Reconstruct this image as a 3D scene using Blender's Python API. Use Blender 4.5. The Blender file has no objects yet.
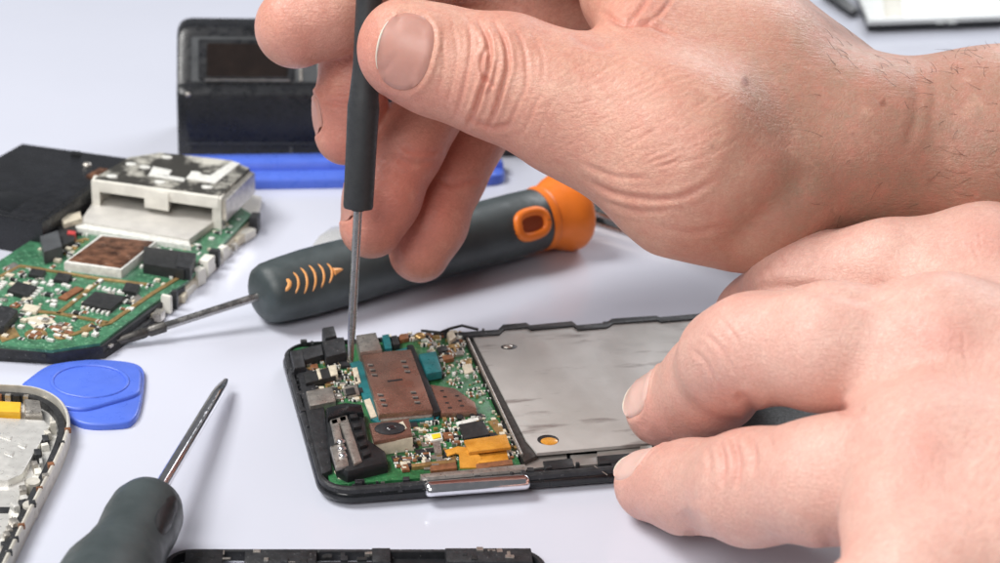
import bpy, bmesh, math, random
import numpy as np
from mathutils import Vector, Matrix
from mathutils.bvhtree import BVHTree

# ---------------------------------------------------------------- camera, light, exposure
# All geometry below is written in centimetres; CM turns it into metres when meshes are linked.
CM = 0.01
scene = bpy.context.scene
FPX, PITCH, ROLL, HCAM = 2000.0, math.radians(25.5), math.radians(3.0), 22.467
_F = np.array([0, math.cos(PITCH), -math.sin(PITCH)])
_U0 = np.array([0, math.sin(PITCH), math.cos(PITCH)])
_R0 = np.array([1.0, 0, 0])
_R = math.cos(ROLL) * _R0 + math.sin(ROLL) * _U0
_U = -math.sin(ROLL) * _R0 + math.cos(ROLL) * _U0
_C = np.array([0, 0, HCAM])
cam_d = bpy.data.cameras.new('camera')
cam_d.sensor_width = 36.0
cam_d.lens = FPX * 36.0 / 1000.0
cam_d.clip_start, cam_d.clip_end = 0.02, 20
cam_d.dof.use_dof = True
cam_d.dof.focus_distance = 0.43
cam_d.dof.aperture_fstop = 22.0
cam = bpy.data.objects.new('camera', cam_d)
scene.collection.objects.link(cam)
M3 = Matrix((( _R[0], _U[0], -_F[0]), (_R[1], _U[1], -_F[1]), (_R[2], _U[2], -_F[2])))
cam.matrix_world = Matrix.Translation(Vector(_C) * CM) @ M3.to_4x4()
scene.camera = cam

world = bpy.data.worlds.new('World')
scene.world = world
world.use_nodes = True
bg = world.node_tree.nodes['Background']
bg.inputs[0].default_value = (0.93, 0.95, 1.0, 1)
bg.inputs[1].default_value = 0.17

def area(name, loc, target, size, power, color=(1, 1, 1), sy=None):
    ld = bpy.data.lights.new(name, 'AREA')
    ld.energy = power; ld.size = size * CM; ld.color = color
    if sy:
        ld.shape = 'RECTANGLE'; ld.size_y = sy * CM
    lo = bpy.data.objects.new(name, ld)
    lo.location = Vector(loc) * CM
    lo.rotation_euler = (Vector(target) - Vector(loc)).to_track_quat('-Z', 'Y').to_euler()
    scene.collection.objects.link(lo)
    return lo
area('softbox_key', (-58, 44, 84), (2, 42, 2), 42, 10.4, (1, 0.985, 0.96))
area('softbox_back', (45, 125, 62), (6, 45, 2), 60, 6.0, (0.95, 0.97, 1.0))
area('softbox_fill', (-22, -14, 52), (2, 40, 3), 34, 3.2, (1, 0.98, 0.96))

vs = scene.view_settings
vs.view_transform = 'Standard'; vs.look = 'None'; vs.exposure = 0.0; vs.gamma = 1.0
vs.use_curve_mapping = False
scene.cycles.max_bounces = 6
scene.cycles.use_denoising = True

def ray(x, y):
    return _F + (x - 500) / FPX * _R - (y - 281.5) / FPX * _U
def at(x, y, z=0.0):                     # point of the horizontal plane at height z seen at photo pixel x, y
    r = ray(x, y); return _C + (z - HCAM) / r[2] * r
def J(x, y, d):                          # point at view depth d
    return _C + d * ray(x, y)
def proj(V):
    v = np.asarray(V) - _C; d = v @ _F
    return 500 + FPX * (v @ _R) / d, 281.5 - FPX * (v @ _U) / d, d

# ---------------------------------------------------------------- materials
def new_mat(name):
    m = bpy.data.materials.new(name); m.use_nodes = True
    nt = m.node_tree
    return m, nt, nt.nodes['Principled BSDF']
def coords(nt, scale=1.0):
    tc = nt.nodes.new('ShaderNodeTexCoord'); mp = nt.nodes.new('ShaderNodeMapping')
    s = scale / CM if not isinstance(scale, tuple) else None
    mp.inputs['Scale'].default_value = (s, s, s) if s else tuple(q / CM for q in scale)
    nt.links.new(tc.outputs['Object'], mp.inputs['Vector'])
    return mp.outputs[0]
def noise(nt, vec, scale, detail=4, rough=0.55):
    n = nt.nodes.new('ShaderNodeTexNoise')
    n.inputs['Scale'].default_value = scale; n.inputs['Detail'].default_value = detail
    n.inputs['Roughness'].default_value = rough
    nt.links.new(vec, n.inputs['Vector']); return n.outputs['Fac']
def ramp(nt, fac, stops):
    r = nt.nodes.new('ShaderNodeValToRGB')
    while len(r.color_ramp.elements) < len(stops): r.color_ramp.elements.new(0.5)
    for e, (p, c) in zip(r.color_ramp.elements, stops):
        e.position = p; e.color = (*c, 1) if len(c) == 3 else c
    nt.links.new(fac, r.inputs[0]); return r.outputs[0]
def mix(nt, fac, a, b, mode='MIX'):
    m = nt.nodes.new('ShaderNodeMix'); m.data_type = 'RGBA'; m.blend_type = mode
    for s, v in ((0, fac), (6, a), (7, b)):
        if isinstance(v, (int, float)): m.inputs[s].default_value = v
        elif isinstance(v, tuple): m.inputs[s].default_value = (*v, 1) if len(v) == 3 else v
        else: nt.links.new(v, m.inputs[s])
    return m.outputs[2]
def bump(nt, p, height, strength, dist_cm, prev=None):
    b = nt.nodes.new('ShaderNodeBump')
    b.inputs['Strength'].default_value = strength; b.inputs['Distance'].default_value = dist_cm * CM
    nt.links.new(height, b.inputs['Height'])
    if prev is not None: nt.links.new(prev, b.inputs['Normal'])
    nt.links.new(b.outputs[0], p.inputs['Normal']); return b.outputs[0]

def mat(name, c, rough=0.5, metal=0.0, var=0.12, vscale=2.0, c2=None, bmp=0.0, bscale=30.0, coat=0.0, rvar=0.12, trans=0.0, spec=0.5, speck=None):
    m, nt, p = new_mat(name)
    v = coords(nt)
    n = noise(nt, v, vscale, 6)
    lo = tuple(x * (1 - var) for x in c); hi = c2 if c2 else tuple(min(1, x * (1 + var)) for x in c)
    col = ramp(nt, n, [(0.32, lo), (0.68, hi)])
    if speck:                                        # small worn or dirty specks: (colour, scale, threshold)
        s = noise(nt, v, speck[1], 3)
        f = ramp(nt, s, [(speck[2], (0, 0, 0)), (speck[2] + 0.06, (1, 1, 1))])
        col = mix(nt, f, col, speck[0])
    nt.links.new(col, p.inputs['Base Color'])
    rr = ramp(nt, noise(nt, v, vscale * 3.1, 4), [(0.3, (max(0.02, rough - rvar),) * 3), (0.7, (min(1, rough + rvar),) * 3)])
    nt.links.new(rr, p.inputs['Roughness'])
    p.inputs['Metallic'].default_value = metal
    p.inputs['Specular IOR Level'].default_value = spec
    if coat: p.inputs['Coat Weight'].default_value = coat; p.inputs['Coat Roughness'].default_value = 0.15
    if trans: p.inputs['Transmission Weight'].default_value = trans
    if bmp: bump(nt, p, noise(nt, v, bscale, 4), bmp, 0.02)
    return m

MAT = {}
MAT['table'] = mat('glossy white laminate', (0.60, 0.62, 0.71), 0.16, var=0.012, vscale=0.15, rvar=0.03)
MAT['black'] = mat('black plastic', (0.014, 0.015, 0.017), 0.42, var=0.3, bmp=0.15, bscale=40)
MAT['black_rough'] = mat('scuffed black plastic', (0.02, 0.021, 0.024), 0.5, var=0.4, vscale=5, bmp=0.5, bscale=18, speck=((0.16, 0.16, 0.16), 14, 0.66))
MAT['black_gloss'] = mat('glossy black plastic', (0.010, 0.011, 0.013), 0.2, var=0.2)
MAT['black_case'] = mat('black moulded case', (0.014, 0.015, 0.018), 0.30, var=0.25, vscale=1.5, bmp=0.2, bscale=50, speck=((0.03, 0.03, 0.034), 9, 0.74))
MAT['grey_plastic'] = mat('dark grey plastic', (0.07, 0.075, 0.08), 0.4, var=0.2)
MAT['smoked'] = mat('smoked brown window', (0.016, 0.010, 0.008), 0.10, var=0.25, vscale=2, coat=0.6)
MAT['rubber'] = mat('black rubber grip', (0.026, 0.028, 0.030), 0.52, var=0.15, vscale=4, bmp=0.12, bscale=60)
MAT['grip'] = mat('dark teal grey rubber', (0.052, 0.067, 0.070), 0.44, var=0.18, vscale=1.2, bmp=0.12, bscale=60, speck=((0.06, 0.07, 0.075), 12, 0.72))
MAT['orange'] = mat('orange plastic', (0.93, 0.225, 0.022), 0.42, var=0.06, vscale=1.5, bmp=0.06)
MAT['orange_deep'] = mat('deep orange hole lining', (0.30, 0.055, 0.010), 0.45)  # orange darkened to paint the shade inside the handle's opening
MAT['peach'] = mat('pale orange inlay', (0.86, 0.40, 0.13), 0.45, var=0.1)
MAT['steel'] = mat('steel shaft', (0.42, 0.41, 0.40), 0.26, 1.0, var=0.12, vscale=1.5)
MAT['steel_dark'] = mat('dark bit steel', (0.10, 0.095, 0.09), 0.42, 0.85, var=0.25, vscale=8)
MAT['chrome'] = mat('chromed plastic', (0.80, 0.80, 0.83), 0.12, 1.0, var=0.05)
MAT['plate'] = mat('brushed grey plate', (0.40, 0.385, 0.365), 0.44, 0.75, var=0.10, vscale=0.7, bmp=0.08, bscale=22)
MAT['pale_plate'] = mat('pale satin plate', (0.66, 0.64, 0.60), 0.42, 0.25, var=0.08, vscale=2.5, bmp=0.08)
MAT['nickel'] = mat('nickel shield', (0.50, 0.47, 0.43), 0.36, 0.8, var=0.22, vscale=6, bmp=0.15, bscale=20, speck=((0.18, 0.13, 0.1), 10, 0.66))
MAT['copper'] = mat('brown anodised shield', (0.36, 0.20, 0.155), 0.27, 0.7, var=0.22, vscale=1.2, bmp=0.08, speck=((0.46, 0.36, 0.33), 9, 0.72))
MAT['copper_raw'] = mat('tarnished copper foil', (0.13, 0.05, 0.028), 0.42, 0.6, var=0.6, vscale=3.5, c2=(0.36, 0.17, 0.10), bmp=0.5, bscale=12, speck=((0.50, 0.33, 0.24), 8, 0.66))
MAT['pcb'] = mat('green circuit board', (0.022, 0.13, 0.045), 0.35, var=0.35, vscale=5, coat=0.3, bmp=0.2, bscale=40, speck=((0.10, 0.30, 0.14), 16, 0.62))
MAT['pcb_old'] = mat('bright green circuit board', (0.045, 0.165, 0.085), 0.38, var=0.35, vscale=5, coat=0.3, bmp=0.2, bscale=40, speck=((0.20, 0.42, 0.26), 16, 0.60))
MAT['teal'] = mat('teal solder mask', (0.012, 0.14, 0.155), 0.35, var=0.2, vscale=4, coat=0.3)
MAT['gold'] = mat('bare gold trace', (0.50, 0.33, 0.14), 0.38, 0.7, var=0.25, vscale=7)
MAT['amber'] = mat('amber flex film', (0.66, 0.27, 0.028), 0.28, 0.1, var=0.22, vscale=2.5, coat=0.4, c2=(0.80, 0.38, 0.06))
MAT['cream'] = mat('cream ceramic', (0.62, 0.56, 0.44), 0.5, var=0.15, vscale=7)
MAT['white_part'] = mat('white solder and ceramic', (0.72, 0.72, 0.68), 0.38, var=0.15, vscale=9)
MAT['white_plastic'] = mat('aged white plastic', (0.78, 0.76, 0.69), 0.45, var=0.10, vscale=2.5, speck=((0.46, 0.42, 0.34), 7, 0.72), bmp=0.15)
MAT['chip'] = mat('chip package', (0.020, 0.021, 0.022), 0.45, var=0.3, vscale=8, bmp=0.25, bscale=35)
MAT['brown_part'] = mat('brown ceramic', (0.22, 0.09, 0.04), 0.45, var=0.3, vscale=9)
MAT['yellow'] = mat('yellow led phosphor', (0.85, 0.62, 0.03), 0.4, var=0.08)
MAT['yellow_label'] = mat('yellow label', (0.83, 0.47, 0.03), 0.45, var=0.10, vscale=3)
MAT['red'] = mat('red mark', (0.55, 0.06, 0.06), 0.45)
MAT['blue'] = mat('blue nylon', (0.085, 0.165, 0.68), 0.34, var=0.06, vscale=1.2, bmp=0.06, bscale=35)
MAT['silver_case'] = mat('worn silver casing', (0.72, 0.71, 0.68), 0.34, 0.45, var=0.08, vscale=2.0, bmp=0.06, bscale=10, speck=((0.40, 0.35, 0.28), 6, 0.74))
MAT['silver_paint'] = mat('silver painted rim', (0.66, 0.63, 0.56), 0.38, 0.2, var=0.15, vscale=4, bmp=0.12)
MAT['clear'] = mat('clear milky plastic', (0.88, 0.89, 0.90), 0.22, var=0.03, trans=0.45)
MAT['white_panel'] = mat('white glass panel', (0.72, 0.745, 0.74), 0.25, var=0.04, vscale=0.6)
MAT['beige_band'] = mat('beige band', (0.60, 0.58, 0.50), 0.35, var=0.05)
MAT['hair'] = mat('dark arm hair', (0.07, 0.042, 0.03), 0.5)
MAT['mole'] = mat('brown mole', (0.17, 0.075, 0.045), 0.55, var=0.2)
MAT['lens'] = mat('camera lens glass', (0.015, 0.012, 0.015), 0.08, var=0.2, coat=1.0)

# plate with smudges in it
m, nt, p = new_mat('smudged battery plate'); MAT['smudged'] = m
v = coords(nt); v2 = coords(nt, (0.45, 2.2, 1.0))
base = ramp(nt, noise(nt, v, 0.8, 5), [(0.3, (0.44, 0.425, 0.405)), (0.7, (0.53, 0.515, 0.50))])
sm = ramp(nt, noise(nt, v2, 1.1, 5, 0.6), [(0.57, (0, 0, 0)), (0.68, (1, 1, 1))])
smf = nt.nodes.new('ShaderNodeMath'); smf.operation = 'MULTIPLY'; smf.inputs[1].default_value = 0.85; nt.links.new(sm, smf.inputs[0])
col = mix(nt, smf.outputs[0], base, (0.21, 0.18, 0.17))
fine = ramp(nt, noise(nt, v, 26, 3), [(0.72, (0, 0, 0)), (0.78, (1, 1, 1))])
nt.links.new(mix(nt, fine, col, (0.24, 0.21, 0.19)), p.inputs['Base Color'])
p.inputs['Metallic'].default_value = 0.25
nt.links.new(ramp(nt, noise(nt, v, 2.2, 5), [(0.3, (0.36,) * 3), (0.7, (0.54,) * 3)]), p.inputs['Roughness'])
bump(nt, p, noise(nt, v, 0.9, 3), 0.25, 0.05)

# sooty white shield
m, nt, p = new_mat('soot stained white cover'); MAT['sooty'] = m
v = coords(nt)
f = ramp(nt, noise(nt, v, 0.9, 7, 0.6), [(0.47, (0, 0, 0)), (0.60, (1, 1, 1))])
nt.links.new(mix(nt, f, (0.035, 0.033, 0.028), (0.60, 0.58, 0.51)), p.inputs['Base Color'])
p.inputs['Roughness'].default_value = 0.5
bump(nt, p, noise(nt, v, 12, 4), 0.3, 0.02)

def skin_material(name, base, tan_shade, red, sss=0.16):
    m, nt, p = new_mat(name)
    v = coords(nt)
    at1 = nt.nodes.new('ShaderNodeAttribute'); at1.attribute_name = 'red'
    at2 = nt.nodes.new('ShaderNodeAttribute'); at2.attribute_name = 'tan'
    n1 = ramp(nt, noise(nt, v, 1.1, 5, 0.6), [(0.35, (0, 0, 0)), (0.7, (1, 1, 1))])
    n2 = ramp(nt, noise(nt, v, 6.0, 5, 0.65), [(0.42, (0, 0, 0)), (0.75, (1, 1, 1))])
    c = mix(nt, at2.outputs['Fac'], base, tan_shade)
    mul = nt.nodes.new('ShaderNodeMath'); mul.operation = 'MULTIPLY'; mul.inputs[1].default_value = 0.30
    nt.links.new(n1, mul.inputs[0])
    c = mix(nt, mul.outputs[0], c, red)
    c = mix(nt, at1.outputs['Fac'], c, red)
    mul2 = nt.nodes.new('ShaderNodeMath'); mul2.operation = 'MULTIPLY'; mul2.inputs[1].default_value = 0.24
    nt.links.new(n2, mul2.inputs[0])
    c = mix(nt, mul2.outputs[0], c, tuple(x * 0.62 for x in red))
    at3 = nt.nodes.new('ShaderNodeAttribute'); at3.attribute_name = 'mole'
    c = mix(nt, at3.outputs['Fac'], c, (0.20, 0.075, 0.045))
    p.inputs['Subsurface Weight'].default_value = sss
    p.inputs['Subsurface Radius'].default_value = (1.0, 0.32, 0.18)
    p.inputs['Subsurface Scale'].default_value = 0.22 * CM
    p.inputs['Specular IOR Level'].default_value = 0.5
    nt.links.new(ramp(nt, noise(nt, v, 5, 4), [(0.3, (0.33,) * 3), (0.7, (0.52,) * 3)]), p.inputs['Roughness'])
    # skin relief: small irregular cells, drawn-out wrinkles, pores
    dist = noise(nt, v, 3.0, 3)
    vm = nt.nodes.new('ShaderNodeVectorMath'); vm.operation = 'ADD'
    cmb = nt.nodes.new('ShaderNodeCombineXYZ')
    for i in range(3): nt.links.new(dist, cmb.inputs[i])
    nt.links.new(v, vm.inputs[0]); nt.links.new(cmb.outputs[0], vm.inputs[1])
    vor = nt.nodes.new('ShaderNodeTexVoronoi'); vor.feature = 'DISTANCE_TO_EDGE'
    mp = nt.nodes.new('ShaderNodeMapping'); mp.inputs['Rotation'].default_value = (0.3, 0.5, 0.4); mp.inputs['Scale'].default_value = (0.75, 1.2, 1.2)
    nt.links.new(vm.outputs[0], mp.inputs['Vector']); nt.links.new(mp.outputs[0], vor.inputs['Vector'])
    vor.inputs['Scale'].default_value = 9.0
    cell = ramp(nt, vor.outputs['Distance'], [(0.0, (0, 0, 0)), (0.22, (1, 1, 1))])
    fis = ramp(nt, vor.outputs['Distance'], [(0.0, (0.30,) * 3), (0.16, (0, 0, 0))])
    c = mix(nt, fis, c, tuple(x * 0.62 for x in red))
    n3 = ramp(nt, noise(nt, v, 3.2, 4, 0.6), [(0.40, (0.0,) * 3), (0.72, (0.34,) * 3)])
    c = mix(nt, n3, c, red)
    n4 = ramp(nt, noise(nt, v, 2.1, 4, 0.6), [(0.58, (0.0,) * 3), (0.80, (0.30,) * 3)])
    c = mix(nt, n4, c, tuple(min(1, x * 1.18) for x in base))
    nt.links.new(c, p.inputs['Base Color'])
    mp2 = nt.nodes.new('ShaderNodeMapping'); mp2.inputs['Rotation'].default_value = (0.2, 0.6, 0.3); mp2.inputs['Scale'].default_value = (0.35, 1.6, 1.6)
    nt.links.new(v, mp2.inputs['Vector'])
    lines = noise(nt, mp2.outputs[0], 9.0, 4, 0.6)
    mp3 = nt.nodes.new('ShaderNodeMapping'); mp3.inputs['Rotation'].default_value = (0.1, -0.5, -0.4); mp3.inputs['Scale'].default_value = (0.3, 1.6, 1.6)
    nt.links.new(v, mp3.inputs['Vector'])
    lines2 = noise(nt, mp3.outputs[0], 10.0, 3, 0.6)
    ma = nt.nodes.new('ShaderNodeMath'); ma.operation = 'MULTIPLY_ADD'; ma.inputs[1].default_value = 0.20
    nt.links.new(cell, ma.inputs[0]); nt.links.new(lines, ma.inputs[2])
    mb_ = nt.nodes.new('ShaderNodeMath'); mb_.operation = 'MULTIPLY_ADD'; mb_.inputs[1].default_value = 0.7
    nt.links.new(lines2, mb_.inputs[0]); nt.links.new(ma.outputs[0], mb_.inputs[2])
    bump(nt, p, mb_.outputs[0], 0.50, 0.034)
    return m
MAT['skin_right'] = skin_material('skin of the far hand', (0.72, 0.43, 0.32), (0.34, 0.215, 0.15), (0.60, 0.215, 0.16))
MAT['skin_left'] = skin_material('skin of the near hand', (0.75, 0.48, 0.395), (0.58, 0.39, 0.30), (0.70, 0.325, 0.265))
def nail_material(name, c):
    m = mat(name, c, 0.42, var=0.06, vscale=2.0, rvar=0.05)
    m.node_tree.nodes['Principled BSDF'].inputs['Subsurface Weight'].default_value = 0.2
    m.node_tree.nodes['Principled BSDF'].inputs['Subsurface Scale'].default_value = 0.15 * CM
    return m
MAT['nail_right'] = nail_material('thumb nail', (0.50, 0.25, 0.20))
MAT['nail_left'] = nail_material('pale nail', (0.70, 0.47, 0.41))
MAT['nail_edge'] = nail_material('free nail edge', (0.74, 0.66, 0.56))

# ---------------------------------------------------------------- mesh helpers
COL = scene.collection
def tag(o, label=None, cat=None, group=None, kind=None):
    for k, v in (('label', label), ('category', cat), ('group', group), ('kind', kind)):
        if v: o[k] = v
    return o
def thing(name, label, cat, loc=(0, 0, 0), rz=0.0, group=None):
    o = bpy.data.objects.new(name, None)
    o.empty_display_size = 0.01
    o.location = Vector(loc) * CM; o.rotation_euler = (0, 0, rz)
    COL.objects.link(o)
    return tag(o, label, cat, group)

def inset(poly, b):
    n = len(poly); out = []
    for i in range(n):
        p0 = Vector(poly[i - 1]); p1 = Vector(poly[i]); p2 = Vector(poly[(i + 1) % n])
        e1 = (p1 - p0).normalized(); e2 = (p2 - p1).normalized()
        n1 = Vector((-e1.y, e1.x)); n2 = Vector((-e2.y, e2.x))
        k = n1 + n2
        l = max(0.35, (k.length_squared) / 2)
        out.append(tuple(p1 + k * (b / l)))
    return out
def ccw(poly):
    a = sum(poly[i - 1][0] * poly[i][1] - poly[i][0] * poly[i - 1][1] for i in range(len(poly)))
    return list(poly) if a > 0 else list(poly)[::-1]
def rrect(x0, y0, x1, y1, r=0.1, n=5):
    out = []
    for cx, cy, a0 in ((x1 - r, y0 + r, -90), (x1 - r, y1 - r, 0), (x0 + r, y1 - r, 90), (x0 + r, y0 + r, 180)):
        for i in range(n + 1):
            a = math.radians(a0 + 90 * i / n); out.append((cx + r * math.cos(a), cy + r * math.sin(a)))
    return out
def ellipse(cx, cy, rx, ry, n=24, rot=0):
    c, s = math.cos(rot), math.sin(rot)
    return [(cx + rx * math.cos(t) * c - ry * math.sin(t) * s, cy + rx * math.cos(t) * s + ry * math.sin(t) * c)
            for t in (2 * math.pi * i / n for i in range(n))]

class MB:
    def __init__(s): s.v = []; s.f = []
    def rings(s, rings, cap0=True, cap1=True, closed=True):
        base = len(s.v); n = len(rings[0])
        for r in rings: s.v += [tuple(q) for q in r]
        for k in range(len(rings) - 1):
            for i in range(n if closed else n - 1):
                a = base + k * n + i; b = base + k * n + (i + 1) % n
                s.f.append((a, b, b + n, a + n))
        if cap0: s.f.append(tuple(base + i for i in range(n))[::-1])
        if cap1: s.f.append(tuple(base + (len(rings) - 1) * n + i for i in range(n)))
        return s
    def prism(s, poly, z0, z1, b=0.0, b0=0.0):
        poly = ccw(poly); R = []
        if b0: R.append([(*q, z0) for q in inset(poly, b0)]); R.append([(*q, z0 + b0) for q in poly])
        else: R.append([(*q, z0) for q in poly])
        if b:
            R.append([(*q, z1 - b) for q in poly]); R.append([(*q, z1 - b * 0.3) for q in inset(poly, b * 0.3)])
            R.append([(*q, z1) for q in inset(poly, b)])
        else: R.append([(*q, z1) for q in poly])
        return s.rings(R)
    def box(s, cx, cy, z0, w, h, t, rot=0.0, b=0.0):
        c, sn = math.cos(rot), math.sin(rot)
        q = [(cx + x * c - y * sn, cy + x * sn + y * c) for x, y in ((-w / 2, -h / 2), (w / 2, -h / 2), (w / 2, h / 2), (-w / 2, h / 2))]
        return s.prism(q, z0, z0 + t, b)
    def wall(s, outer, inner, z0, z1, b=0.0):       # a closed rim between two outlines with the same point count
        o, i = outer, inner
        R = [[(*q, z0) for q in o], [(*q, z1 - b) for q in o], [(*q, z1) for q in (inset(o, b) if b else o)],
             [(*q, z1) for q in i], [(*q, z0) for q in i]]
        base = len(s.v); n = len(o)
        for r in R: s.v += r
        for k in range(5):
            for j in range(n):
                a = base + k * n + j; bb = base + k * n + (j + 1) % n
                k2 = (k + 1) % 5
                s.f.append((a, bb, base + k2 * n + (j + 1) % n, base + k2 * n + j))
        return s
    def tube(s, pts, rad, n=10, caps=True, sq=None):
        pts = [Vector(p) for p in pts]; R = []
        if not isinstance(rad, (list, tuple)): rad = [rad] * len(pts)
        up = Vector((0, 0, 1))
        for i, p in enumerate(pts):
            t = (pts[min(i + 1, len(pts) - 1)] - pts[max(i - 1, 0)]).normalized()
            a = t.cross(up)
            if a.length < 1e-3: a = t.cross(Vector((1, 0, 0)))
            a.normalize(); b = a.cross(t)
            fx, fy = (sq[i] if sq else (1, 1))
            R.append([p + (a * math.cos(w) * fx + b * math.sin(w) * fy) * rad[i] for w in (2 * math.pi * k / n for k in range(n))])
        return s.rings(R, caps, caps)
    def sphere(s, c, rx, ry=None, rz=None, n=12, m=8):
        ry = ry or rx; rz = rz or rx
        R = []
        for j in range(1, m):
            a = -math.pi / 2 + math.pi * j / m
            R.append([(c[0] + rx * math.cos(a) * math.cos(t), c[1] + ry * math.cos(a) * math.sin(t), c[2] + rz * math.sin(a)) for t in (2 * math.pi * k / n for k in range(n))])
        return s.rings(R)
    def build(s, name, material, parent=None, smooth=40, kind=None, label=None):
        me = bpy.data.meshes.new(name)
        me.from_pydata([tuple(c * CM for c in q) for q in s.v], [], s.f)
        bm = bmesh.new(); bm.from_mesh(me)
        bmesh.ops.recalc_face_normals(bm, faces=bm.faces)
        bm.to_mesh(me); bm.free()
        me.materials.append(MAT[material])
        if smooth:
            me.polygons.foreach_set('use_smooth', [True] * len(me.polygons))
            me.set_sharp_from_angle(angle=math.radians(smooth))
        o = bpy.data.objects.new(name, me); COL.objects.link(o)
        if parent: o.parent = parent
        if kind: o['kind'] = kind
        if label: o['label'] = label
        return o

def frame(O, ang):                                   # converts a photo pixel on height z into a thing's own x, y
    c, s = math.cos(ang), math.sin(ang)
    def L(x, y, z):
        q = at(x, y, z) - np.asarray(O)
        return (q[0] * c + q[1] * s, -q[0] * s + q[1] * c)
    return L

# ---------------------------------------------------------------- tabletop
tb = MB().box(0, 60, -2.5, 260, 220, 2.5)
tag(tb.build('tabletop', 'table', smooth=0), 'glossy lavender white tabletop under everything', kind='structure')
# ---------------------------------------------------------------- hands: smooth union of tapered bones, turned into one skin
def smin(a, b, k):
    h = np.maximum(k - np.abs(a - b), 0) / k
    return np.minimum(a, b) - h * h * k * 0.25

def cone_field(X, Y, Z, a, b, ra, rb, flat=None):
    dx, dy, dz = X - a[0], Y - a[1], Z - a[2]
    if flat is not None:
        nv, s = flat
        w = (dx * nv[0] + dy * nv[1] + dz * nv[2]) * (1 / s - 1)
        dx = dx + w * nv[0]; dy = dy + w * nv[1]; dz = dz + w * nv[2]
    ab = b - a; L2 = max(float(ab @ ab), 1e-9)
    t = np.clip((dx * ab[0] + dy * ab[1] + dz * ab[2]) / L2, 0, 1)
    t = t.astype(np.float32)
    ex, ey, ez = dx - t * ab[0], dy - t * ab[1], dz - t * ab[2]
    return np.sqrt(ex * ex + ey * ey + ez * ez) - (ra + (rb - ra) * t)

def sdf_mesh(groups, h):
    """groups: list of (k_union, [(a, b, ra, rb, k, flat)])."""
    allp = np.array([p for _, pr in groups for q in pr for p in (q[0], q[1])])
    rm = max(max(q[2], q[3]) for _, pr in groups for q in pr)
    lo = allp.min(0) - rm - 0.5; hi = allp.max(0) + rm + 0.5
    N = np.ceil((hi - lo) / h).astype(int) + 1
    ax = [(lo[i] + h * np.arange(N[i])).astype(np.float32) for i in range(3)]
    fld = np.full(N, 4.0, np.float32)
    def box(pts, rads, pad):
        mn = np.min([p - r for p, r in zip(pts, rads)], 0) - pad; mx = np.max([p + r for p, r in zip(pts, rads)], 0) + pad
        i0 = np.clip(((mn - lo) / h).astype(int), 0, N - 1); i1 = np.clip(((mx - lo) / h).astype(int) + 2, 1, N)
        return i0, i1
    for ku, pr in groups:
        kv = ku                                       # a pair (k0, k1, x0, x1) widens the blend from finger tip to knuckle
        if isinstance(ku, tuple): ku = max(ku[0], ku[1])
        g0, g1 = box([p for q in pr for p in (q[0], q[1])], [r for q in pr for r in (q[2], q[3])], ku + 0.5)
        G = np.full(g1 - g0, 4.0, np.float32)
        for a, b, ra, rb, k, flat in pr:
            i0, i1 = box([a, b], [ra, rb], k + 0.4)
            i0 = np.maximum(i0, g0); i1 = np.minimum(i1, g1)
            X = ax[0][i0[0]:i1[0], None, None]; Y = ax[1][None, i0[1]:i1[1], None]; Z = ax[2][None, None, i0[2]:i1[2]]
            d = cone_field(X, Y, Z, a, b, ra, rb, flat)
            sl = tuple(slice(i0[i] - g0[i], i1[i] - g0[i]) for i in range(3))
            G[sl] = smin(G[sl], d, k)
        sl = tuple(slice(g0[i], g1[i]) for i in range(3))
        if isinstance(kv, tuple):
            t = np.clip((ax[0][g0[0]:g1[0]] - kv[2]) / (kv[3] - kv[2]), 0, 1)
            ku = (kv[0] + (kv[1] - kv[0]) * t * t * (3 - 2 * t)).astype(np.float32)[:, None, None]
        fld[sl] = smin(fld[sl], G, ku)
    # surface nets
    ins = fld < 0
    cnt = np.zeros(N - 1, np.int8)
    for dx in (0, 1):
        for dy in (0, 1):
            for dz in (0, 1):
                cnt += ins[dx:N[0] - 1 + dx, dy:N[1] - 1 + dy, dz:N[2] - 1 + dz]
    cells = np.argwhere((cnt > 0) & (cnt < 8))
    idx = np.full(N - 1, -1, np.int32); idx[tuple(cells.T)] = np.arange(len(cells))
    acc = np.zeros((len(cells), 3)); num = np.zeros(len(cells))
    cor = [(i, j, k) for i in (0, 1) for j in (0, 1) for k in (0, 1)]
    val = {c: fld[cells[:, 0] + c[0], cells[:, 1] + c[1], cells[:, 2] + c[2]].astype(np.float64) for c in cor}
    for c in cor:
        for axn in range(3):
            if c[axn]: continue
            e = list(c); e[axn] = 1; e = tuple(e)
            va, vb = val[c], val[e]
            m = (va < 0) != (vb < 0)
            t = np.where(m, va / np.where(m, va - vb, 1), 0)
            pt = np.tile(np.array(c, float), (len(cells), 1)); pt[:, axn] = t
            acc[m] += pt[m]; num[m] += 1
    V = lo + h * (cells + acc / num[:, None])
    F = []
    for axn in range(3):
        o = [q for q in range(3) if q != axn]
        sl0 = [slice(None)] * 3; sl1 = [slice(None)] * 3
        sl0[axn] = slice(0, N[axn] - 1); sl1[axn] = slice(1, N[axn])
        sgn = ins[tuple(sl0)].astype(np.int8) - ins[tuple(sl1)].astype(np.int8)
        ed = np.argwhere(sgn != 0)
        ok = (ed[:, o[0]] > 0) & (ed[:, o[1]] > 0) & (ed[:, o[0]] < N[o[0]] - 1) & (ed[:, o[1]] < N[o[1]] - 1)
        ed = ed[ok]; s = sgn[tuple(ed.T)]
        q = []
        for da, db in ((-1, -1), (0, -1), (0, 0), (-1, 0)):
            c = ed.copy(); c[:, o[0]] += da; c[:, o[1]] += db
            q.append(idx[tuple(c.T)])
        q = np.stack(q, 1)
        flip = (s < 0) if axn != 1 else (s > 0)
        q[flip] = q[flip][:, ::-1]
        F.append(q)
    return V, np.concatenate(F)

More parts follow.
